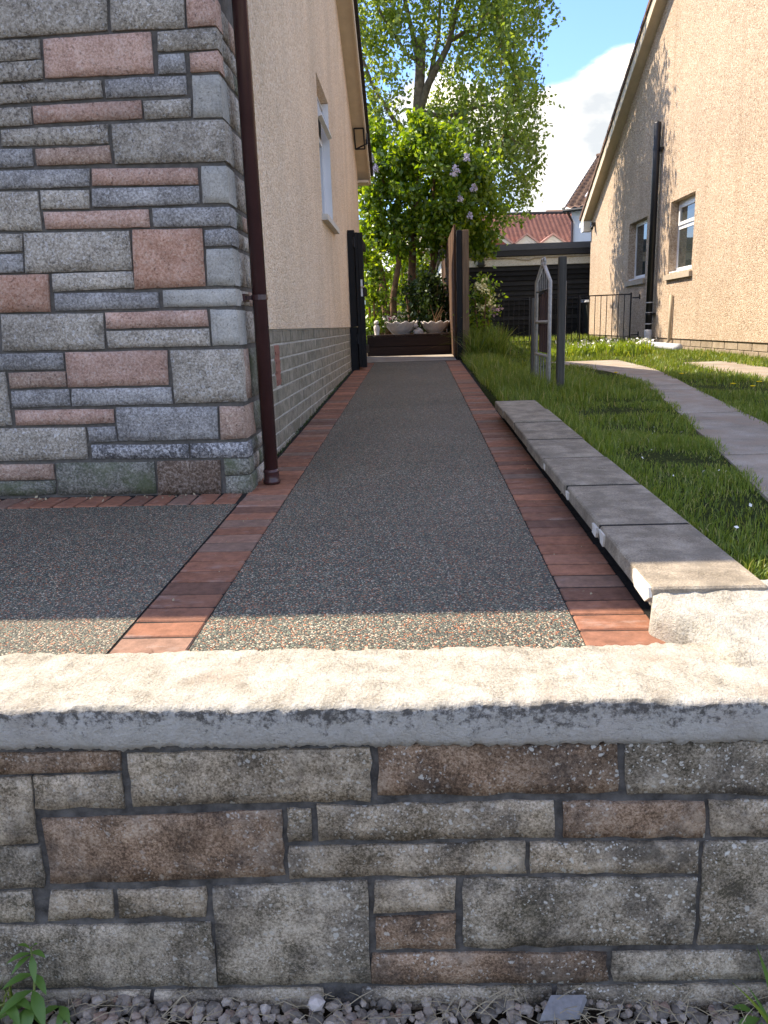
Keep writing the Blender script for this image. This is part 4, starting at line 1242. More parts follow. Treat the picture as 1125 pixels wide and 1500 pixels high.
for r in range(2):
    z = 1.113 - 0.11 * (r + 1); y = HY0 - (0.2 if r else 0)
    while y < HY1 - .05:
        a, b = max(y, HY0) + .005, min(y + .43, HY1 - .02) - .005
        mb = MB(); mb.cbox(XH + .018, a, z + .005, XH + .034, b, z + .105, .003); mb.build('block', M['plinth_tan'], pl2)
        y += 0.44
RX = XH - 0.165
for nm, m_, x0, x1, lo, hi in (('soffit', 'cream_board', RX + .001, XH + .02, -0.035, -0.015), ('bargeboard', 'cream_board', RX - .022, RX, -0.06, 0.15)):
    for ya, yb in ((HRY, HY1 + .25), (HY0 - .25, HRY)):
        slope_board(x0, x1, ya, yb, lo, hi, right_top).build(nm, M[m_], rh)
rf2 = MB()
for ya, yb in ((HRY, HY1 + .32), (HY0 - .32, HRY)):
    m_ = slope_board(RX - .03, 12.2, ya, yb, 0.152, 0.205, right_top); rf2.add(m_.v, m_.f)
rf2 = rf2.build('roof', M['roof_edge'], rh)
for ya, yb in ((HRY, HY1 + .32), (HY0 - .32, HRY)):
    n = int(abs(yb - ya) / 0.30)
    for i in range(n):
        a = ya + (yb - ya) * i / n; c = ya + (yb - ya) * (i + 1) / n
        t = slope_board(RX - 0.05, RX + 0.10, a + .004, c - .004, 0.138, 0.222, right_top)
        t.v = [(x, y, z + (.012 if abs(y - HRY) > abs((a + c) / 2 - HRY) else -.004)) for x, y, z in t.v]
        t.build('verge_tile', M['tile_brown'], rf2)
mb = MB(); zE = right_top(HY1 + .25)
mb.add([(RX - .022, HY1 - .02, right_top(HY1) - .06), (RX - .022, HY1 + .25, zE - .06), (RX - .022, HY1 + .25, zE - .15), (RX - .022, HY1 - .02, zE - .15), (XH + .02, HY1 - .02, right_top(HY1) - .06), (XH + .02, HY1 + .25, zE - .06), (XH + .02, HY1 + .25, zE - .15), (XH + .02, HY1 - .02, zE - .15)],
       [(0, 1, 2, 3), (7, 6, 5, 4), (0, 4, 5, 1), (1, 5, 6, 2), (2, 6, 7, 3), (3, 7, 4, 0)])
mb.build('eaves_box', M['upvc'], rh)
mb = MB(); mb.tube([(RX - .02, HY1 + .36, zE + .02), (12, HY1 + .36, zE + .02)], .06, 10); mb.build('gutter', M['upvc'], rh)
def window_right(w, fan):
    y0, y1, z0, z1 = w
    xf = XH + 0.13; t = 0.06
    f = MB()
    f.box(xf, y0, z0, xf + .05, y0 + t, z1); f.box(xf, y1 - t, z0, xf + .05, y1, z1)
    f.box(xf, y0 + t, z0, xf + .05, y1 - t, z0 + .085); f.box(xf, y0 + t, z1 - t, xf + .05, y1 - t, z1)
    if fan: f.box(xf, y0 + t, z1 - .43, xf + .05, y1 - t, z1 - .37)
    f = f.build('window', M['upvc'], rh)
    def sash(za, zb):
        s = MB(); a, b, u = y0 + t, y1 - t, .048
        s.box(xf - .018, a, za, xf + .02, a + u, zb); s.box(xf - .018, b - u, za, xf + .02, b, zb); s.box(xf - .018, a + u, za, xf + .02, b - u, za + u); s.box(xf - .018, a + u, zb - u, xf + .02, b - u, zb)
        s.build('sash', M['upvc'], f)
        p = MB(); p.box(xf + .004, a + u, za + u, xf + .012, b - u, zb - u); p.build('pane', M['glass'], f)
    if fan:
        sash(z1 - .37, z1 - t); p = MB(); p.box(xf + .01, y0 + t, z0 + .085, xf + .02, y1 - t, z1 - .43); p.build('pane', M['glass'], f)
    else:
        p = MB(); p.box(xf + .01, y0 + t, z0 + .085, xf + .02, y1 - t, z1 - t); p.build('pane', M['glass'], f)
    dk = MB(); dk.box(XH + .38, y0 - .05, z0 - .05, XH + .40, y1 + .05, z1 + .05); dk.build('dark_backing', M['bin_dark'], f)  # dark sheet behind the panes, in place of the room's own shade
    s = MB(); s.hexa([(XH - .05, y0 - .05, z0 - .10), (XH + .165, y0 - .05, z0 - .10), (XH + .165, y1 + .05, z0 - .10), (XH - .05, y1 + .05, z0 - .10), (XH - .05, y0 - .05, z0 - .022), (XH + .165, y0 - .05, z0 + .006), (XH + .165, y1 + .05, z0 + .006), (XH - .05, y1 + .05, z0 - .022)])
    s.build('sill', M['sill_stone'], f)
    c = MB(); c.box(XH + .02, y0 + .01, z0 + .008, XH + .128, y1 - .01, z0 + .028); c.build('sill_cover', M['upvc'], f)
window_right(W1, True)
window_right(W2, False)
sp = MB(); sp.tube([(XH - .09, 14.0, 1.24), (XH - .09, 14.0, 4.56), (XH - .09, 14.0, 4.58)], [.056, .056, .05], 16)
sp = sp.build('soil_pipe', M['black_paint'], rh, True)
for z in (1.34, 1.53, 1.70):
    mb = MB(); mb.tube([(XH - .09, 14.0, z), (XH - .09, 14.0, z + .016)], .060, 14); mb.build('joint_ring', M['pipe_grey'], sp)
for z in (1.50, 4.15):
    mb = MB(); mb.tube([(XH - .09, 14.0, z), (XH - .09, 14.0, z + .035)], .0615, 14); mb.box(XH - .05, 13.90, z, XH - .001, 14.10, z + .035); mb.build('bracket', M['black_paint'], sp)
mb = MB(); mb.tube([(XH - .09, 14.0, 1.25), (XH - .09, 14.0, 1.235), (XH - .09, 14.0, 1.12), (XH - .09, 13.99, 1.06), (XH - .09, 13.93, 1.005), (XH - .09, 13.82, .99), (XH - .11, 12.45, .985), (XH - .115, 12.30, .985)], [.058, .066, .064, .062, .062, .06, .06, .066], 16)
mb.build('drain_bend', M['pipe_grey'], sp, True)
mb = MB(); mb.tube([(XH - .035, 13.02, 1.80), (XH - .035, 13.02, 1.08), (XH - .06, 13.1, 1.03), (XH - .10, 13.22, 1.0)], .026, 10)
mb.build('overflow_pipe', M['pipe_beige'], rh, True)
mb = MB(); mb.box(XH - .10, 18.7, 3.52, XH - .002, 18.82, 3.60); mb.tube([(XH - .06, 18.72, 3.53), (XH - .10, 18.62, 3.46)], .03, 8); mb.build('wall_lamp', M['black_paint'], rh)

# ---------------------------------------------------------------- garage, bin, railing
ga = thing('garage', 'flat-roofed garage with wide black slatted door and dark grey fascia', 'garage', (4.0, 22.5, 1.05))
GY = 20.05
mb = MB(); mb.box(0.75, GY + .06, 0.9, 1.33, 25, 3.03); mb.box(1.33, GY + .12, 2.80, 7.6, 25, 3.03); mb.box(7.6, GY + .06, .9, 8.0, 25, 3.03); mb.build('wall', M['render_garage'], ga)
mb = MB(); mb.box(1.33, GY + .04, 2.815, 7.6, GY + .115, 3.028); mb.build('lintel', M['render_garage'], ga)
mb = MB(); mb.box(1.331, GY + .112, 0.95, 7.599, GY + .16, 2.798); mb.build('door_panel', M['garage_black'], ga)
n = 15
for i in range(n):
    z0 = 1.02 + (2.81 - 1.02) * i / n; z1 = 1.02 + (2.81 - 1.02) * (i + 1) / n
    mb = MB(); mb.hexa([(1.335, GY + .055, z0 + .006), (7.59, GY + .055, z0 + .006), (7.59, GY + .11, z0 + .006), (1.335, GY + .11, z0 + .006), (1.335, GY + .085, z1 - .006), (7.59, GY + .085, z1 - .006), (7.59, GY + .11, z1 - .006), (1.335, GY + .11, z1 - .006)])
    mb.build('door_slat', M['garage_black'], ga)
mb = MB(); mb.box(0.6, GY - .07, 3.17, 8.2, GY - .03, 3.315); mb.build('fascia', M['grey_fascia'], ga)
mb = MB(); mb.box(0.62, GY - .055, 3.04, 8.18, GY - .02, 3.168); mb.build('lower_fascia', M['dark_fascia'], ga)
mb = MB(); mb.box(0.6, GY - .028, 3.045, 8.2, 25.2, 3.30); mb.build('flat_roof', M['roof_edge'], ga)
mb = MB(); mb.box(1.64, GY - .06, 2.86, 1.80, GY + .038, 2.96); mb.hexa([(1.66, GY - .05, 2.80), (1.78, GY - .05, 2.80), (1.78, GY + .03, 2.80), (1.66, GY + .03, 2.80), (1.60, GY - .07, 2.858), (1.84, GY - .07, 2.858), (1.84, GY + .037, 2.858), (1.60, GY + .037, 2.858)])
mb.box(1.665, GY - .03, 2.965, 1.775, GY + .03, 3.02); mb.build('lamp', M['bin_dark'], ga)
mb = MB(); mb.tube([(1.35, GY + .03, 2.99), (2.5, GY + .02, 2.985), (2.72, GY + .015, 2.94), (2.9, GY + .015, 2.93), (3.05, GY + .02, 2.975), (4.6, GY + .03, 2.99)], .012, 6); mb.build('cable', M['pipe_beige'], ga)

wb = thing('wheelie_bin', 'dark wheelie bin with grey lid tucked behind the far corner of the tan house', 'bin', (4.46, 19.7, 1.06))
mb = MB(); mb.hexa([(4.27, 19.42, 1.13), (4.70, 19.42, 1.13), (4.70, 19.85, 1.13), (4.27, 19.85, 1.13), (4.19, 19.34, 1.86), (4.76, 19.34, 1.86), (4.76, 19.93, 1.86), (4.19, 19.93, 1.86)]); mb.build('body', M['bin_dark'], wb)
mb = MB(); mb.hexa([(4.15, 19.30, 1.865), (4.80, 19.30, 1.865), (4.80, 19.95, 1.865), (4.15, 19.95, 1.865), (4.18, 19.33, 1.90), (4.76, 19.33, 1.90), (4.76, 19.92, 1.95), (4.18, 19.92, 1.95)]); mb.build('lid', M['bin_lid'], wb)
for x in (4.25, 4.70):
    mb = MB(); mb.tube([(x - .03, 19.83, 1.165), (x + .03, 19.83, 1.165)], .10, 14); mb.build('wheel', M['black_paint'], wb)

ra = thing('iron_railing', 'black iron railing across the grass in front of the garage door', 'railing', (2.7, 15.5, 0.99))
P0, P1 = Vector((4.06, 15.02, 0)), Vector((1.30, 16.75, 0))
def rz(p): return lawn_z(p.y)
a, b = P0.copy(), P1.copy()
for h in (0.05, 0.895):
    mb = MB(); mb.bar((a.x, a.y, rz(a) + h), (b.x, b.y, rz(b) + h), .016, .022); mb.build('rail', M['black_paint'], ra)
L = (P1 - P0).length; nb = int(L / 0.112)
bar_me = None
for i in range(nb + 1):
    p = P0.lerp(P1, i / nb)
    if bar_me is None:
        mb = MB(); mb.tube([(0, 0, 0), (0, 0, .85)], .0075, 6); bar_me = bpy.data.meshes.new('bar'); bar_me.from_pydata(mb.v, [], mb.f); bar_me.materials.append(M['black_paint'])
    link('bar', bar_me, None, ra, (p.x, p.y, rz(p) + .05))
for t in (0.0, 0.30, 0.62, 1.0):
    p = P0.lerp(P1, t); mb = MB(); mb.box(p.x - .011, p.y - .036, .85, p.x + .011, p.y - .012, rz(p) + .92); mb.build('post', M['black_paint'], ra)
for z in (1.15, 1.82):
    mb = MB(); mb.bar((4.08, 14.98, z), (4.199, 14.9, z), .02); mb.bar((4.19, 14.9, z - .03), (4.19, 14.9, z + .06), .02); mb.build('hinge', M['black_paint'], ra)

# ---------------------------------------------------------------- pointed trellis between two posts in the grass
tp = thing('garden_post', 'slim dark grey square post in the grass beside the pointed trellis', 'post', (1.15, 6.3, lawn_z(6.3)))
mb = MB(); mb.cbox(1.125, 6.19, 0.6, 1.182, 6.25, 1.925, .004); mb.build('post_shaft', M['post_grey'], tp)
mb = MB(); mb.tube([(1.192, 6.26, .8), (1.192, 6.26, 1.75)], .004, 5); mb.build('wire', M['steel'], tp)
tp2 = thing('garden_post', 'short dark post behind the pointed trellis', 'post', (1.13, 7.42, lawn_z(7.4)))
mb = MB(); mb.cbox(1.10, 7.38, 0.6, 1.16, 7.44, 1.66, .004); mb.build('post_shaft', M['post_grey'], tp2)
tr = thing('garden_trellis', 'weathered white pointed trellis with dark maroon slats standing in long grass', 'trellis', (1.10, 6.8, lawn_z(6.8)))
ya, yb, xx = 6.43, 7.13, 1.10
def tpt(y, z): return (xx, y, z)
for k, pts in enumerate(([tpt(ya, .70), tpt(ya, 1.76), tpt((ya + yb) / 2 - .03, 1.915)], [tpt(yb, .70), tpt(yb, 1.78), tpt((ya + yb) / 2 + .03, 1.92)])):
    mb = MB(); mb.tube(pts, .0155, 8); mb.build('stile', M['trellis_white'], tr, True)
for z in (1.17, 1.445):
    mb = MB(); mb.tube([tpt(ya, z), tpt(yb, z)], .013, 8); mb.build('crossbar', M['trellis_white'], tr, True)
mb = MB(); mb.tube([tpt(ya, 1.70), tpt(yb, 1.70)], .008, 6); mb.build('crossbar', M['bin_dark'], tr)
mb = MB()
for s in (-1, 1):
    mb.tube([((xx, (ya + yb) / 2 + s * .05 + s * .045 * math.cos(w), 1.925 + .035 * math.sin(w))) for w in [i * math.pi / 4 for i in range(9)]], .009, 6)
mb.build('finial', M['trellis_white'], tr, True)
for i in range(5):
    y0 = ya + .06 + i * .118
    mb = MB(); mb.cbox(xx + .012, y0, 1.19, xx + .024, y0 + .075, 1.70 - .02 * abs(i - 2), .003); mb.build('slat', M['panel_maroon'], tr)
for i in range(4):
    y0 = ya + .14 + i * .14
    mb = MB(); mb.tube([(xx + .002, y0, .72), (xx + .002, y0, 1.18)], .005, 6); mb.build('rod', M['rod_grey'], tr)
for i in range(6):
    y0 = ya + .10 + i * .10
    mb = MB(); mb.tube([(xx + .002, y0, 1.70), (xx + .002, y0, 1.90 - .10 * abs(i - 2.5) / 2.5 - .02)], .006, 6); mb.build('rod', M['rod_grey'], tr)

# ---------------------------------------------------------------- houses behind the garage
def tiled(name, parent, m, p00, p10, p01, p11, nu, nv, roll=0.03, step=0.03, kind='stuff'):
    """roof plane from four corners (eave left, eave right, ridge left, ridge right) with stepped courses of rolled tiles"""
    p00, p10, p01, p11 = map(Vector, (p00, p10, p01, p11))
    nrm = (p10 - p00).cross(p01 - p00).normalized()
    if nrm.z < 0: nrm = -nrm
    S = 4
    vs = []; q = []
    for j in range(nv):
        for e in (0, 1):
            v = (j + e) / nv
            for i in range(nu * S + 1):
                u = i / (nu * S)
                p = (p00 * (1 - u) + p10 * u) * (1 - v) + (p01 * (1 - u) + p11 * u) * v
                w = (0, .8, 1, .3)[i % S]
                vs.append(p + nrm * (w * roll + (step if e == 0 else 0)))
    n1 = nu * S + 1
    for j in range(nv):
        for i in range(nu * S):
            a = (2 * j) * n1 + i
            q.append((a, a + 1, a + n1 + 1, a + n1))
            if j < nv - 1:
                b = a + n1
                q.append((b, b + 1, b + n1 + 1, b + n1))
    return arrays_mesh(name, [tuple(v) for v in vs], [k for f in q for k in f], 4, m, parent, tuple(p00), kind)
rr = thing('red_roofed_house', 'long house with red tiled roof and three small gablets behind the garage', 'house', (5, 38, 1.2))
mb = MB(); mb.box(0.8, 36.6, .9, 8.4, 46, 4.4); mb.build('wall', M['harl_white'], rr)
tiled('roof', rr, M['tile_red'], (-0.2, 36.2, 4.22), (9.6, 36.2, 4.02), (-0.2, 41, 6.72), (9.6, 41, 6.56), 46, 20, .035, .075)
tiled('roof', rr, M['tile_red'], (-0.2, 45.8, 4.22), (9.6, 45.8, 4.02), (-0.2, 41.02, 6.72), (9.6, 41.02, 6.56), 30, 8)
mb = MB(); mb.tube([(-0.3, 41, 6.76), (9.6, 41, 6.60)], .11, 8); mb.build('ridge', M['roof_edge'], rr)
for (x, z, hw, hh, front, barge) in ((3.65, 5.40, .78, .55, 'gable_red', 'barge_cream'), (5.10, 5.17, .50, .36, 'barge_cream', 'barge_pink'), (6.26, 5.12, .54, .36, 'barge_cream', 'barge_pink')):
    y0 = 36.1; zb = z - hh * 1.9; w2 = hw * 1.9
    mb = MB(); mb.add([(x - w2, y0 + .03, zb), (x + w2, y0 + .03, zb), (x, y0 + .03, z - .02)], [(0, 1, 2)]); mb.add([(x - w2, y0 + .25, zb), (x + w2, y0 + .25, zb), (x, y0 + .25, z - .02)], [(2, 1, 0)])
    d = mb.build('gablet', M[front], rr)
    for s in (-1, 1):
        b = MB(); e = Vector((x + s * w2, y0, zb)); t = Vector((x, y0, z)); off = Vector((0, 0, -.16))
        b.add([e, t, t + off, e + off, e + Vector((0, .06, 0)), t + Vector((0, .06, 0)), t + off + Vector((0, .06, 0)), e + off + Vector((0, .06, 0))], [(0, 1, 2, 3), (7, 6, 5, 4), (0, 4, 5, 1), (3, 2, 6, 7)])
        b.build('bargeboard', M['barge_cream'] if front == 'gable_red' else M['barge_cream'], d)
        b = MB(); e = Vector((x + s * (w2 + .14), y0 - .1, zb - .02)); t = Vector((x, y0 - .1, z + .10)); bk_ = Vector((0, 3.4, 0)); dn = Vector((0, 0, -.09))
        b.add([e, t, t + bk_, e + bk_, e + dn, t + dn, t + bk_ + dn, e + bk_ + dn], [(0, 1, 2, 3), (7, 6, 5, 4), (0, 4, 5, 1), (1, 5, 6, 2), (2, 6, 7, 3), (3, 7, 4, 0)])
        b.build('gablet_roof', M['barge_pink'], d)
ch = thing('tiled_outbuilding', 'small tiled roof peak showing beside the white house', 'building', (8, 46, 1.2))
mb = MB(); mb.box(7.6, 46.2, 1.0, 9.0, 48, 7.2); mb.build('wall', M['harl_white'], ch)
mb = MB(); mb.add([(7.5, 46, 7.1), (9.2, 46, 7.1), (9.2, 48, 7.1), (7.5, 48, 7.1), (7.75, 47, 7.6), (9.0, 47, 7.6)], [(0, 1, 5, 4), (2, 3, 4, 5), (3, 0, 4), (1, 2, 5), (0, 3, 2, 1)]); mb.build('roof', M['tile_brown'], ch)

wh = thing('white_house', 'white-walled house with steep brown tiled roof and skylight behind the tan house', 'house', (9, 33, 1.2))
A = Vector((5.80, 31.2, 5.50)); Cc = Vector((7.60, 34.0, 7.78))
ex = Vector((0.841, -0.541, 0)); ey = Vector((0.541, 0.841, 0))
B = A + ex * 9; D = Cc + ex * 9
E_ = A + ey * 6.66; F_ = B + ey * 6.66
def ring4(p, q, r, s_, z0, z1): return [(k.x, k.y, z0) for k in (p, q, r, s_)] + [(k.x, k.y, z1) for k in (p, q, r, s_)]
i0 = ex * .22 + ey * .22
mb = MB(); mb.hexa(ring4(A + i0, B + ey * .22, F_ - ey * .22, E_ + ex * .22 - ey * .22, .9, 5.45))
t0, t1, t2 = A + ex * .22, E_ + ex * .22, Cc + ex * .22
mb.add([(t0.x, t0.y, 5.45), (t1.x, t1.y, 5.45), (t2.x, t2.y, 7.70)], [(0, 1, 2)])
mb.build('wall', M['harl_white'], wh)
tiled('roof', wh, M['tile_brown'], A, B, Cc, D, 30, 15, .06, .05)
tiled('roof', wh, M['tile_brown'], E_, F_, Cc + Vector((0, 0, .01)), D + Vector((0, 0, .01)), 30, 15, .06, .05)
mb = MB(); up = Vector((0, 0, .07)); mb.bar(A + up - ex * .03, Cc + up - ex * .03, .10, .10); mb.build('verge', M['barge_cream'], wh)
mb = MB(); mb.tube([Cc + Vector((0, 0, .10)), D + Vector((0, 0, .10))], .10, 8); mb.build('ridge', M['tile_brown'], wh)
mb = MB(); g0 = A - ey * .07; g1 = B - ey * .07; mb.tube([g0 + Vector((0, 0, -.03)), g1 + Vector((0, 0, -.03))], .06, 8)
mb.build('gutter', M['dark_fascia'], wh)
mb = MB(); w0 = A + ex * .27 + ey * .17; mb.tube([A + ex * .15 - ey * .04 + Vector((0, 0, -.06)), w0 + Vector((0, 0, -.40)), (w0.x, w0.y, .95)], .045, 8); mb.build('downpipe', M['pipe_brown'], wh)
nn = (B - A).cross(Cc - A).normalized()
if nn.z < 0: nn = -nn
def rp_(u, t): return A + ex * u + (Cc - A) * t + nn * .10
f = MB(); q = [rp_(.60, .18), rp_(1.14, .18), rp_(1.14, .50), rp_(.60, .50)]
f.add([p for p in q] + [p - nn * .12 for p in q], [(0, 1, 2, 3), (0, 4, 5, 1), (1, 5, 6, 2), (2, 6, 7, 3), (3, 7, 4, 0)]); f = f.build('skylight', M['upvc'], wh)
f2 = MB(); q = [rp_(.67, .21) + nn * .01, rp_(1.07, .21) + nn * .01, rp_(1.07, .47) + nn * .01, rp_(.67, .47) + nn * .01]; f2.add(q + [p - nn * .02 for p in q], [(0, 1, 2, 3), (7, 6, 5, 4)]); f2.build('pane', M['glass_sky'], f)

# ---------------------------------------------------------------- pale shed and fence at the back of the garden
sh = thing('garden_shed', 'pale timber shed glimpsed between the tree trunks', 'shed', (0.1, 18.2, 1.05))
for i in range(12):
    z0 = 1.05 + i * .165
    mb = MB(); mb.hexa([(-.35, 17.98, z0), (.56, 17.98, z0), (.56, 18.03, z0), (-.35, 18.03, z0), (-.35, 18.0, z0 + .16), (.56, 18.0, z0 + .16), (.56, 18.03, z0 + .16), (-.35, 18.03, z0 + .16)]); mb.build('board', M['wood_pale'], sh)
mb = MB(); mb.box(-.33, 18.032, 1.05, .54, 20.5, 3.0); mb.build('wall', M['wood_pale'], sh)
mb = MB(); mb.add([(-.5, 17.85, 3.02), (.62, 17.85, 3.02), (.62, 20.7, 3.60), (-.5, 20.7, 3.60), (-.5, 17.85, 3.08), (.62, 17.85, 3.08), (.62, 20.7, 3.66), (-.5, 20.7, 3.66)], [(0, 3, 2, 1), (4, 5, 6, 7), (0, 1, 5, 4), (1, 2, 6, 5), (2, 3, 7, 6), (3, 0, 4, 7)]); mb.build('roof', M['barge_cream'], sh)
mb = MB(); mb.box(.47, 17.94, 1.0, .55, 17.978, 3.0); mb.build('corner_post', M['wood_pale'], sh)
bf_ = thing('back_fence', 'brown board fence along the back of the garden behind the trees', 'fence', (-2, 19.5, 1.0))
x = -4.5
while x < -0.4:
    mb = MB(); mb.cbox(x, 19.50, 1.0, x + .145, 19.52, 2.75 + random.uniform(-.01, .01), .003); mb.build('board', M['wood_brown'], bf_); x += .152
mb = MB()
for z in (1.3, 2.4): mb.box(-4.5, 19.523, z, -.4, 19.56, z + .08)
mb.build('rail', M['wood_brown'], bf_)
# ---------------------------------------------------------------- plants
def unit(n):
    v = RNG.normal(size=(n, 3)); return v / np.linalg.norm(v, axis=1, keepdims=True)
def leaves(name, P, length, width, m, parent, droop=0.0, up=None, at=None, jitter=.35, kind='stuff'):
    """one leaf per point: a folded four-cornered blade"""
    P = np.asarray(P, dtype=float); n = len(P)
    d = unit(n); d[:, 2] -= droop; d /= np.linalg.norm(d, axis=1, keepdims=True)
    s = np.cross(d, unit(n)); s /= np.linalg.norm(s, axis=1, keepdims=True)
    nr = np.cross(d, s)
    k = (1 + jitter * RNG.uniform(-1, 1, n))[:, None]
    L = d * length * k; Wd = s * width * k * .5
    v = np.empty((n, 4, 3))
    v[:, 0] = P; v[:, 1] = P + L * .45 + Wd + nr * width * .12; v[:, 2] = P + L; v[:, 3] = P + L * .45 - Wd + nr * width * .12
    lo = np.arange(n)[:, None] * 4
    tri = np.concatenate([lo + np.array([0, 1, 2]), lo + np.array([0, 2, 3])], axis=1).reshape(-1)
    if at is None: at = (float(P[:, 0].mean()), float(P[:, 1].mean()), float(P[:, 2].min()))
    return arrays_mesh(name, v.reshape(-1, 3), tri, 3, m, parent, at, kind)

def ell(n, c, r, shell=.55):
    d = unit(n); k = (shell + (1 - shell) * RNG.uniform(0, 1, n) ** .5)[:, None]
    return np.array(c) + d * k * np.array(r)
def clumpy(n, c, r, nc, cr, shell=.45):
    cc = ell(nc, c, r, shell)
    w = RNG.uniform(.35, 1, nc); w /= w.sum()
    pick = RNG.choice(nc, n, p=w)
    return cc[pick] + RNG.normal(size=(n, 3)) * np.array(cr) * RNG.uniform(.5, 1.0, (nc, 1))[pick]

# silver birch, pollarded long ago
bt = thing('birch_tree', 'tall birch tree with drooping small leaves and a sawn-off trunk top', 'tree', (0.05, 16.8, 1.05))
trk = MB()
trk.tube([(-.02, 16.8, .9), (.02, 16.8, 2.4), (.10, 16.82, 4.0), (.17, 16.85, 5.4), (.25, 16.88, 6.25), (.29, 16.9, 6.95)], [.16, .13, .115, .105, .10, .095], 12)
trk = trk.build('trunk', M['bark_birch'], bt, True)
BR = [([(.18, 16.85, 5.5), (.42, 16.8, 6.1), (.80, 16.7, 6.7), (1.05, 16.6, 7.6), (1.15, 16.5, 9.2)], [.085, .075, .06, .045, .02]),
      ([(.26, 16.9, 6.3), (.15, 16.95, 6.9), (-.05, 17.0, 7.8), (-.15, 17, 9.2)], [.06, .05, .04, .02]),
      ([(.15, 16.85, 4.9), (-.25, 16.8, 5.4), (-.7, 16.7, 6.1), (-1.1, 16.6, 7.2)], [.06, .05, .035, .015]),
      ([(.12, 16.85, 4.5), (-.35, 16.6, 4.9), (-.85, 16.4, 5.5)], [.045, .035, .015]),
      ([(.42, 16.8, 6.1), (.62, 16.9, 6.9), (.72, 17, 8.2)], [.05, .04, .02]),
      ([(.20, 16.85, 5.6), (.75, 16.9, 5.5), (1.5, 17, 5.7), (2.2, 17.0, 5.6)], [.055, .045, .03, .012]),
      ([(.14, 16.85, 4.7), (.7, 16.7, 4.6), (1.3, 16.6, 4.8)], [.05, .035, .012]),
      ([(.85, 16.7, 6.8), (1.6, 16.8, 7.2), (2.4, 16.9, 7.3)], [.045, .03, .012]),
      ([(.27, 16.9, 6.5), (.0, 16.7, 6.6), (-.5, 16.5, 7.3), (-.8, 16.4, 8.0)], [.045, .035, .025, .01])]
for pts, r in BR:
    mb = MB(); mb.tube(pts, r, 7); mb.build('branch', M['bark_birch'], bt, True)
pts = []
lobes = [((1.75, 16.5, 6.0), (.85, 1.8, 2.6), 360), ((1.15, 16.6, 8.6), (1.5, 1.7, 1.5), 300), ((2.0, 16.5, 8.0), (.9, 1.7, 1.6), 160), ((-.65, 16.7, 7.6), (.55, .9, 1.3), 170), ((-.75, 16.6, 5.4), (.30, .6, 1.0), 55), ((.95, 16.7, 5.1), (.75, .8, 1.0), 110), ((.1, 16.7, 8.9), (1.0, .9, .9), 90), ((2.25, 16.9, 5.3), (.45, .8, 1.3), 70), ((.75, 17.3, 6.2), (.5, .5, 1.3), 70), ((-.3, 16.2, 5.6), (.5, .3, .9), 40), ((.25, 16.2, 7.3), (.6, .3, .9), 45)]
tw = MB()
for c, r, ns in lobes:
    starts = ell(int(ns * 1.4), c, r, .2)
    for p in starts:
        ln = RNG.uniform(.25, .75); m_ = int(34 * ln)
        drift = RNG.normal(size=2) * .22
        t = np.sort(RNG.uniform(0, 1, m_))
        q = np.stack([p[0] + drift[0] * t + RNG.normal(size=m_) * .06, p[1] + drift[1] * t + RNG.normal(size=m_) * .06, p[2] - ln * t], 1)
        pts.append(q)
        if RNG.uniform() < .35:
            tw.tube([p, (p[0] + drift[0] * .5, p[1] + drift[1] * .5, p[2] - ln * .5), (p[0] + drift[0], p[1] + drift[1], p[2] - ln)], [.006, .004, .002], 3, False)
pts = np.concatenate(pts)
leaves('crown', pts, .085, .060, M['leaf_birch'], bt, .5, at=(1, 16.8, 3.5))
tw.build('twigs', M['bark'], bt, kind='stuff')
# hanging sprays on the garage side, over the red roof
pts = []
for p in ell(26, (1.8, 16.6, 4.35), (.6, .6, .6), .2):
    ln = RNG.uniform(.2, .6); m_ = int(22 * ln)
    t = RNG.uniform(0, 1, m_); pts.append(np.stack([p[0] + RNG.normal(size=m_) * .04 + .08 * t, p[1] + RNG.normal(size=m_) * .04, p[2] - ln * t], 1))
leaves('spray', np.concatenate(pts), .07, .05, M['leaf_birch'], bt, .5)

# lilac in flower
lt = thing('lilac_tree', 'many-stemmed lilac with bright green leaves and pale violet flowers behind the raised bed', 'tree', (0.0, 14, 1.03))
for pts, r in (([(-.40, 13.9, 1.0), (-.46, 13.9, 1.8), (-.58, 13.95, 2.6), (-.50, 14, 3.5), (-.4, 14, 4.2)], [.085, .075, .06, .05, .02]),
               ([(-.30, 13.8, 1.0), (-.34, 13.8, 1.9), (-.22, 13.8, 2.5), (-.3, 13.9, 3.3)], [.07, .06, .045, .02]),
               ([(-.02, 14.0, 1.0), (-.02, 14, 2.0), (.03, 14, 2.9), (.15, 14, 3.9)], [.075, .065, .06, .03]),
               ([(.06, 14.1, 1.0), (.22, 14.1, 1.9), (.38, 14.1, 2.5), (.52, 14.1, 3.2), (.8, 14, 3.9)], [.07, .06, .055, .04, .02]),
               ([(.38, 14.1, 2.5), (.35, 14.1, 3.1), (.42, 14.1, 3.9)], [.045, .04, .02]),
               ([(-.58, 13.95, 2.6), (-.72, 14.0, 3.2), (-.70, 14, 4.4)], [.04, .03, .01])):
    mb = MB(); mb.tube(pts, r, 8); mb.build('trunk', M['bark'], lt, True)
P = np.concatenate([clumpy(10500, (.42, 13.9, 3.80), (.95, .85, .80), 90, (.14, .14, .11)), clumpy(5200, (.95, 13.9, 3.2), (.55, .6, .80), 46, (.13, .13, .11)), clumpy(4800, (-.58, 14.1, 3.7), (.24, .55, 1.1), 45, (.11, .12, .12)), clumpy(2400, (-.10, 13.9, 2.95), (.6, .5, .40), 26, (.10, .1, .1)), clumpy(1500, (.30, 13.8, 4.55), (.45, .5, .30), 14, (.11, .1, .09))])
leaves('crown', P, .088, .056, M['leaf_lilac'], lt, .45, at=(.3, 14, 2.6))
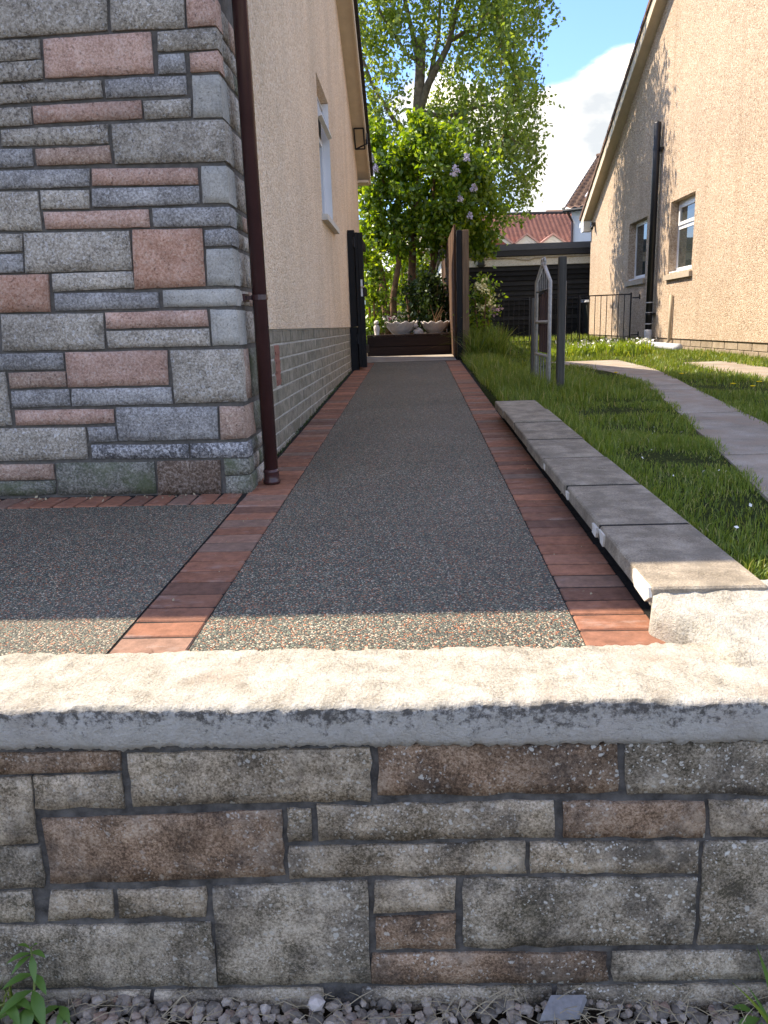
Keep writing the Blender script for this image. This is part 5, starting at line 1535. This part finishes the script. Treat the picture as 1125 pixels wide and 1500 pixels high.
for (x, y, z, s) in ((.72, 13.05, 3.72, .12), (1.02, 13.2, 3.50, .09), (.90, 13.1, 3.95, .08), (-.62, 13.4, 4.05, .11), (-.55, 13.4, 3.9, .08), (.95, 13.15, 3.1, .06), (.80, 13.1, 3.35, .06)):
    n = 120; t = RNG.uniform(0, 1, n)
    rr_ = (1 - t) ** .5 * s * .55 * RNG.uniform(.5, 1.3, n); a = RNG.uniform(0, 6.28, n)
    q = np.stack([x + rr_ * np.cos(a), y + rr_ * np.sin(a), z + t * s * 1.2 + RNG.normal(size=n) * .01], 1)
    leaves('flower_cluster', q, .028, .026, M['petal_lilac'], lt, 0)

def bush(name, label, c, r, n, size, m, cat='shrub', droop=.2, group=None, stems=5, nc=None):
    t = thing(name, label, cat, (c[0], c[1], c[2] - r[2]), group)
    mb = MB()
    for k in range(stems):
        a = 6.28 * k / stems
        mb.tube([(c[0] + .05 * math.cos(a), c[1] + .05 * math.sin(a), c[2] - r[2] - .1), (c[0] + r[0] * .5 * math.cos(a), c[1] + r[1] * .5 * math.sin(a), c[2]), (c[0] + r[0] * .7 * math.cos(a), c[1] + r[1] * .7 * math.sin(a), c[2] + r[2] * .6)], [.02, .014, .006], 5, False)
    mb.build('stem', M['bark'], t)
    leaves('foliage', clumpy(n, c, r, nc or max(10, n // 60), (.10, .10, .09)), size, size * .6, m, t, droop)
    return t
bush('garden_shrub', 'very dark evergreen shrub behind the right-hand bowl', (.36, 13.15, 1.78), (.24, .3, .5), 2300, .07, M['leaf_dark'])
bush('garden_shrub', 'dark leafy shrub low between the lilac stems', (.05, 13.6, 1.72), (.30, .3, .45), 1500, .07, M['leaf_dark'])
bush('garden_shrub', 'light green bush against the open gate behind the left end of the bed', (-.66, 13.3, 2.05), (.17, .3, .85), 1900, .08, M['leaf_lilac'])
bush('garden_shrub', 'broad green bush at the back of the garden in front of the board fence', (-1.0, 18.3, 2.4), (.9, .6, 1.3), 3600, .10, M['leaf_lilac'], nc=70)
bush('garden_shrub', 'mixed green bush between the shed and the lilac', (.0, 16.0, 2.3), (.42, .4, .8), 1500, .09, M['leaf_lilac'], nc=40)
bush('garden_shrub', 'round leafy bush close to the side fence inside the garden', (.42, 14.9, 1.9), (.16, .5, .55), 700, .08, M['leaf_dark'])

p1 = bowl(-.19, 12.62, 1.275, .245, .235, 'scalloped white stone bowl with purple and white flowers on the raised bed', 'white bowls on the raised bed')
p2 = bowl(.36, 12.64, 1.275, .215, .225, 'scalloped white stone bowl with bare stems beside the fence', 'white bowls on the raised bed')
def posy(label, c, rad, n, m, m2=None):
    t = thing('flower_plant', label, 'plant', c)
    q = np.array(c) + RNG.normal(size=(n, 3)) * np.array([rad, rad, rad * .45]) + np.array([0, 0, rad * .4])
    leaves('foliage', q, .05, .03, M['leaf_dark'], t)
    for mm in (m, m2):
        if mm:
            q = np.array(c) + RNG.normal(size=(60, 3)) * np.array([rad * .7, rad * .6, rad * .35]) + np.array([0, 0, rad * .9])
            leaves('blossom', q, .03, .028, mm, t)
    return t
posy('purple and white bedding flowers at the left of the bowl', (-.36, 12.56, 1.49), .07, 160, M['petal_purple'], M['petal_white'])
t_ = thing('bowl_stems', 'few thin upright stems growing in the right-hand bowl', 'plant', (.36, 12.64, 1.44))
mb = MB()
for k in range(7): mb.tube([(.36 + random.uniform(-.1, .1), 12.64, 1.42), (.36 + random.uniform(-.14, .14), 12.62, 1.62 + random.uniform(0, .15))], [.005, .002], 4, False)
mb.build('stem', M['bark'], t_)
# little white ornament between the bowls
so = thing('stone_ornament', 'small white stone animal ornament between the two bowls', 'ornament', (.06, 12.56, 1.275))
p, f = rock(.08, 12.56, 1.345, .085, .8, 1); mb = MB(); mb.add(p, f); mb.build('body', M['pot_white'], so, True)
p, f = rock(.035, 12.53, 1.445, .048, 1, 1); mb = MB(); mb.add(p, f); mb.tube([(.02, 12.53, 1.47), (.01, 12.53, 1.53)], [.02, .008], 6); mb.tube([(.055, 12.53, 1.47), (.065, 12.53, 1.53)], [.02, .008], 6); mb.build('head', M['pot_white'], so, True)
so = thing('stone_ornament', 'small pale cherub figure on the left end of the raised bed', 'ornament', (-.575, 12.54, 1.275))
mb = MB(); mb.lathe([(.05, 1.275), (.055, 1.30), (.035, 1.33), (.045, 1.40), (.05, 1.45), (.025, 1.48)], -.575, 12.54, 12); mb.build('figure', M['pot_white'], so, True)
p, f = rock(-.575, 12.53, 1.515, .04, 1, 1); mb = MB(); mb.add(p, f); mb.build('head', M['pot_white'], so, True)

# flowering shrub by the gate post
fs_ = bush('flowering_shrub', 'tall flowering plant with cream blossoms beside the wooden gate post', (.98, 11.35, 1.50), (.19, .28, .52), 1500, .06, M['leaf_lilac'])
leaves('blossom', clumpy(260, (.98, 11.2, 1.80), (.16, .25, .22), 26, (.03, .03, .03)), .04, .035, M['petal_cream'], fs_)
leaves('pink_blossom', clumpy(70, (1.16, 11.25, 1.62), (.06, .1, .06), 8, (.025, .025, .02)), .04, .035, M['petal_pink'], fs_)

# ---------------------------------------------------------------- grass
def blades(name, X, Y, Zf, H, Wd, m, lean=.45, kind='stuff', parent=None):
    n = len(X)
    a = RNG.uniform(0, 2 * np.pi, n); b = RNG.uniform(0, 2 * np.pi, n)
    base = np.stack([X, Y, Zf], 1)
    sx = np.stack([np.cos(a), np.sin(a), np.zeros(n)], 1) * (Wd * .5)[:, None]
    dr = np.stack([np.cos(b), np.sin(b), np.zeros(n)], 1)
    ln = np.abs(RNG.normal(size=n)) * lean
    up = np.array([0, 0, 1.0])
    mid = base + up * (H * .55)[:, None] + dr * (H * ln * .35)[:, None]
    tip = base + up * (H * np.maximum(.25, 1 - ln * .4))[:, None] + dr * (H * ln)[:, None]
    v = np.empty((n, 5, 3)); v[:, 0] = base - sx; v[:, 1] = base + sx; v[:, 2] = mid + sx * .8; v[:, 3] = tip; v[:, 4] = mid - sx * .8
    lo = np.arange(n)[:, None] * 5
    idx = np.concatenate([lo + np.array([0, 1, 2]), lo + np.array([0, 2, 4]), lo + np.array([4, 2, 3])], 1).reshape(-1)
    return arrays_mesh(name, v.reshape(-1, 3), idx, 3, m, parent, (float(X.mean()), float(Y.mean()), float(Zf.min())), kind)
def clear(X, Y):
    tl = np.interp(Y, [a for a, b in TL], [b for a, b in TL]); trr = np.interp(Y, [a for a, b in TR], [b for a, b in TR])
    e = RNG.uniform(-.03, .03, len(X))
    on = (X > tl + .02 + e) & (X < trr - .02 + e) & (Y < 10.3)
    x2 = 3.02 + .035 * (Y - 4)
    on |= (X > x2 + .03 + e) & (X < x2 + .52 + e) & (Y < 9.5)
    on |= (X < .868) & (Y < 5.5)
    on |= (X > 3.75) & (Y > 11.6) & (Y < 14.3)
    return ~on
def sward(n, x0, x1, y0, y1, h, w, hv=.4, patch=.5):
    X = RNG.uniform(x0, x1, n); Y = RNG.uniform(y0, y1, n)
    k = clear(X, Y); X, Y = X[k], Y[k]
    d = np.array([mnoise.noise((float(a) * 2.2, float(b) * 2.2, 3)) for a, b in zip(X, Y)])
    k = RNG.uniform(0, 1, len(X)) < .72 + 1.1 * d
    X, Y, d = X[k], Y[k], d[k]
    H = h * (1 + hv * RNG.uniform(-1, 1, len(X))) * (1 + .9 * d)
    return X, Y, lawn_z(Y) - .005, H, np.full(len(X), w) * RNG.uniform(.7, 1.3, len(X))
parts = [sward(30000, .85, 1.7, 1.9, 4.4, .035, .0032), sward(24000, .85, 2.6, 4.2, 7.0, .040, .0042), sward(24000, 1.5, 4.2, 3.0, 8.0, .040, .0050), sward(24000, .72, 4.2, 7.0, 12.0, .055, .0070), sward(14000, .72, 4.2, 12.0, 20.0, .075, .012)]
blades('grass', *[np.concatenate([p[k] for p in parts]) for k in range(5)], M['grass_blade'], .6)
# long tufts: beside the border, round the trellis, along the edging and the house wall
def tufts(spec):
    X, Y, Z, H, Wd = [], [], [], [], []
    for (x0, x1, y0, y1, n, h, w) in spec:
        x = RNG.uniform(x0, x1, n); y = RNG.uniform(y0, y1, n)
        X.append(x); Y.append(y); Z.append(lawn_z(y) - .01); H.append(h * RNG.uniform(.35, 1.1, n)); Wd.append(np.full(n, w) * RNG.uniform(.7, 1.3, n))
    return [np.concatenate(q) for q in (X, Y, Z, H, Wd)]
blades('long_grass', *tufts([(.66, 1.25, 5.55, 8.5, 6500, .15, .005), (.68, 1.1, 8.5, 11.2, 3500, .20, .008), (.95, 1.35, 6.0, 7.2, 2500, .20, .005), (.86, 1.0, 3.6, 5.6, 1200, .11, .004), (.85, .90, 1.95, 3.6, 500, .05, .0035), (1.2, 1.7, 5.8, 8.0, 2200, .12, .005), (.78, 1.25, 10.8, 11.9, 2600, .55, .012), (3.65, 4.15, 8.5, 11.5, 2000, .11, .010), (1.9, 3.5, 11.0, 13.2, 2600, .16, .012), (1.2, 4.1, 15.0, 18.5, 2600, .12, .014)]), M['grass_blade'], .55)
blades('lit_weeds', *tufts([(2.2, 3.4, 11.2, 12.6, 1500, .26, .03), (1.75, 2.3, 11.3, 12.3, 500, .16, .02)]), M['blade_lit'], .7)
# daisies and dandelions
def flower(name, label, x, y, h, r, m, n=12, group=None):
    z = lawn_z(y); t = thing(name, label, 'flower', (x, y, z), group)
    mb = MB(); mb.tube([(x, y, z - .01), (x, y, z + h)], .0025, 4); mb.build('stalk', M['stem_green'], t)
    mb = MB(); vs = [(x, y, z + h + .008)]
    for k in range(2 * n):
        w = math.pi * k / n; rr_ = r * (1 if k % 2 else .72); vs.append((x + rr_ * math.cos(w), y + rr_ * math.sin(w), z + h + .004 * (k % 2)))
    vs.append((x, y, z + h - .006))
    mb.add(vs, [(0, 1 + k, 1 + (k + 1) % (2 * n)) for k in range(2 * n)] + [(2 * n + 1, 1 + (k + 1) % (2 * n), 1 + k) for k in range(2 * n)])
    mb.build('head', m, t)
    return t
for (x, y, lab) in ((2.60, 6.45, 'yellow dandelion in the shaded grass, left of the close pair'), (2.66, 6.22, 'yellow dandelion lower right of its neighbour near the picture edge'), (2.85, 6.55, 'yellow dandelion right at the edge of the picture'), (2.55, 7.55, 'flat yellow dandelion farther up the shaded grass'), (2.02, 7.9, 'tiny yellow dandelion near the wheel track')):
    flower('dandelion', lab, x, y, .045, .024, M['petal_yellow'])
dz = []
for k in range(46):
    dz.append((random.uniform(2.2, 3.6), random.uniform(11.2, 12.6)))
vs = []; q = []
X = np.array([a for a, b in dz]); Y = np.array([b for a, b in dz])
leaves('daisies', np.stack([np.repeat(X, 6) + RNG.normal(size=276) * .02, np.repeat(Y, 6) + RNG.normal(size=276) * .02, np.repeat(lawn_z(Y) + .17, 6) + RNG.normal(size=276) * .02], 1), .035, .03, M['petal_white'], None)
leaves('fallen_petals', np.stack([RNG.uniform(.9, 1.5, 24), RNG.uniform(2.2, 5, 24), RNG.uniform(.825, .84, 24)], 1), .014, .010, M['petal_white'], None)

# ---------------------------------------------------------------- weeds at the foot of the wall
def leaf_shape(mb, base, dirv, L, Wd, curl=.25):
    Wd *= 0.8
    d = Vector(dirv).normalized(); s = d.cross(Vector((0, 0, 1)))
    s = s.normalized() if s.length > .05 else Vector((1, 0, 0))
    n = s.cross(d).normalized()
    ts = (0, .18, .42, .68, .88, 1.0); ws = (.08, .55, 1.0, .80, .38, 0.0)
    vs = []
    for t, w in zip(ts, ws):
        c = Vector(base) + d * L * t - n * (-curl * L * t * (0.6 - t)) - Vector((0, 0, curl * L * t * t))
        vs += [c - s * Wd * .5 * w + n * Wd * .10 * w, c, c + s * Wd * .5 * w + n * Wd * .10 * w]
    fs = []
    for i in range(len(ts) - 1):
        a = i * 3
        fs += [(a, a + 1, a + 4, a + 3), (a + 1, a + 2, a + 5, a + 4)]
    mb.add(vs, fs)
wd = thing('leafy_weed', 'green leafy weed with upright stem growing at the left foot of the wall', 'weed', (-.87, 1.37, 0))
def sprig(pts, spec):
    mb = MB(); mb.tube(pts, [.0035, .003, .0025, .002][:len(pts)], 6); mb.build('stem', M['stem_green'], wd, True)
    for (b, d, L, w) in spec:
        mb = MB(); leaf_shape(mb, b, d, L, w); mb.build('leaf', M['leaf_weed'], wd, True)
sprig([(-.885, 1.36, -.01), (-.865, 1.365, .05), (-.858, 1.37, .11), (-.856, 1.365, .165)],
      [((-.858, 1.366, .155), (-.9, -.5, .25), .050, .020), ((-.857, 1.366, .158), (.8, -.4, .45), .052, .018), ((-.858, 1.366, .150), (-.6, -.7, -.05), .046, .019), ((-.857, 1.366, .150), (.45, -.8, -.35), .050, .020), ((-.857, 1.366, .165), (-.4, -.3, .9), .042, .017), ((-.856, 1.366, .165), (.5, -.2, .9), .040, .014),
       ((-.860, 1.366, .10), (-.9, -.5, .2), .065, .030), ((-.860, 1.366, .10), (.7, -.6, .1), .06, .024), ((-.866, 1.364, .06), (-.8, -.6, .0), .075, .036), ((-.866, 1.364, .06), (.6, -.7, -.2), .075, .034), ((-.874, 1.362, .03), (.3, -1, .0), .07, .034), ((-.874, 1.362, .03), (-1, -.5, .1), .08, .036), ((-.878, 1.362, .02), (.8, -.6, .1), .065, .03), ((-.88, 1.36, .02), (-.2, -1, -.1), .07, .03)])
sprig([(-.99, 1.33, -.01), (-.95, 1.34, .035), (-.90, 1.35, .05)], [((-.92, 1.345, .045), (.8, -.6, .0), .06, .028), ((-.95, 1.34, .035), (-.3, -1, .1), .07, .032), ((-.97, 1.335, .02), (.4, -1, -.1), .06, .03), ((-.96, 1.34, .03), (-1, -.2, .3), .06, .026), ((-.90, 1.35, .05), (.9, -.4, .2), .05, .024)])
sprig([(-.80, 1.36, -.01), (-.81, 1.362, .02)], [((-.81, 1.362, .02), (.7, -.7, .2), .055, .025), ((-.81, 1.362, .02), (-.7, -.6, .3), .05, .024), ((-.80, 1.362, .015), (.1, -1, .1), .05, .022)])
n = 60
blades('blade_tuft', RNG.uniform(-1.02, -.92, n), RNG.uniform(1.33, 1.39, n), np.full(n, -.01), RNG.uniform(.05, .11, n), np.full(n, .004), M['grass_blade'], .6, 'stuff', wd)
lw = thing('strap_leaved_plant', 'plant with long upright strap leaves at the right foot of the wall', 'plant', (.72, 1.36, 0))
def strap(pts, w):
    mb = MB(); vs = []
    for i, p in enumerate(pts):
        t = i / (len(pts) - 1); ww = w * (1 - t ** 2.2) * .5
        p = Vector(p); vs += [p + Vector((-ww, ww * .3, 0)), p + Vector((0, .0022, 0)), p + Vector((ww, ww * .3, 0))]
    fs = []
    for i in range(len(pts) - 1):
        a = 3 * i; fs += [(a, a + 1, a + 4, a + 3), (a + 1, a + 2, a + 5, a + 4)]
    mb.add(vs, fs); mb.build('leaf', M['leaf_weed'] if random.random() < .5 else M['blade_lit'], lw, True)
def arc(a, b, k):
    a, b = Vector(a), Vector(b); return [a.lerp(b, t) + Vector((0, 0, k * math.sin(math.pi * t))) for t in [i / 7 for i in range(8)]]
for a, b, w, k in (((.745, 1.36, -.02), (.688, 1.378, .165), .013, .012), ((.75, 1.355, -.02), (.722, 1.375, .125), .014, .0), ((.735, 1.345, -.03), (.640, 1.365, .085), .010, .010), ((.73, 1.345, -.03), (.672, 1.37, .075), .009, .008), ((.75, 1.36, -.02), (.775, 1.37, .19), .014, 0), ((.76, 1.355, -.02), (.83, 1.36, .15), .013, .02), ((.755, 1.35, -.02), (.80, 1.33, .10), .012, .02)):
    strap(arc(a, b, k), w)
mb = MB()
for b, d, L, w in (((.70, 1.36, .0), (-.9, -.3, .15), .06, .03), ((.70, 1.35, .0), (-.3, -1, .1), .055, .028), ((.72, 1.35, .0), (.4, -.9, .1), .05, .026), ((.69, 1.37, .005), (-.6, .1, .3), .045, .024)):
    mb = MB(); leaf_shape(mb, b, d, L, w); mb.build('leaf', M['leaf_weed'], lw, True)
# moss and crumbs where the house front meets the paving
n = 900
X = RNG.uniform(-.80, -.775, n); Y = RNG.uniform(3.8, 9.7, n)
blades('moss', X, Y, np.array([path_z(y) for y in Y]) - .003, RNG.uniform(.008, .03, n), np.full(n, .006), M['leaf_dark'], .8)

# crumbs and a few leaves blown against the foot of the house front
n = 46
X = RNG.uniform(-1.95, -.80, n); Y = 3.40 - np.abs(RNG.normal(size=n)) * .05
leaves('leaf_litter', np.stack([X, Y, np.array([path_z(y) for y in Y]) + .004], 1), .016, .012, M['straw'], None)
n = 120
X = np.concatenate([RNG.uniform(left_in(3) - .2, left_in(3), 40), RNG.uniform(-.5, .42, 50), RNG.uniform(.42, .62, 30)]); Y = RNG.uniform(1.75, 7, n)
leaves('grit', np.stack([X, Y, np.array([path_z(y) for y in Y]) + .003], 1), .008, .006, M['straw'], None)
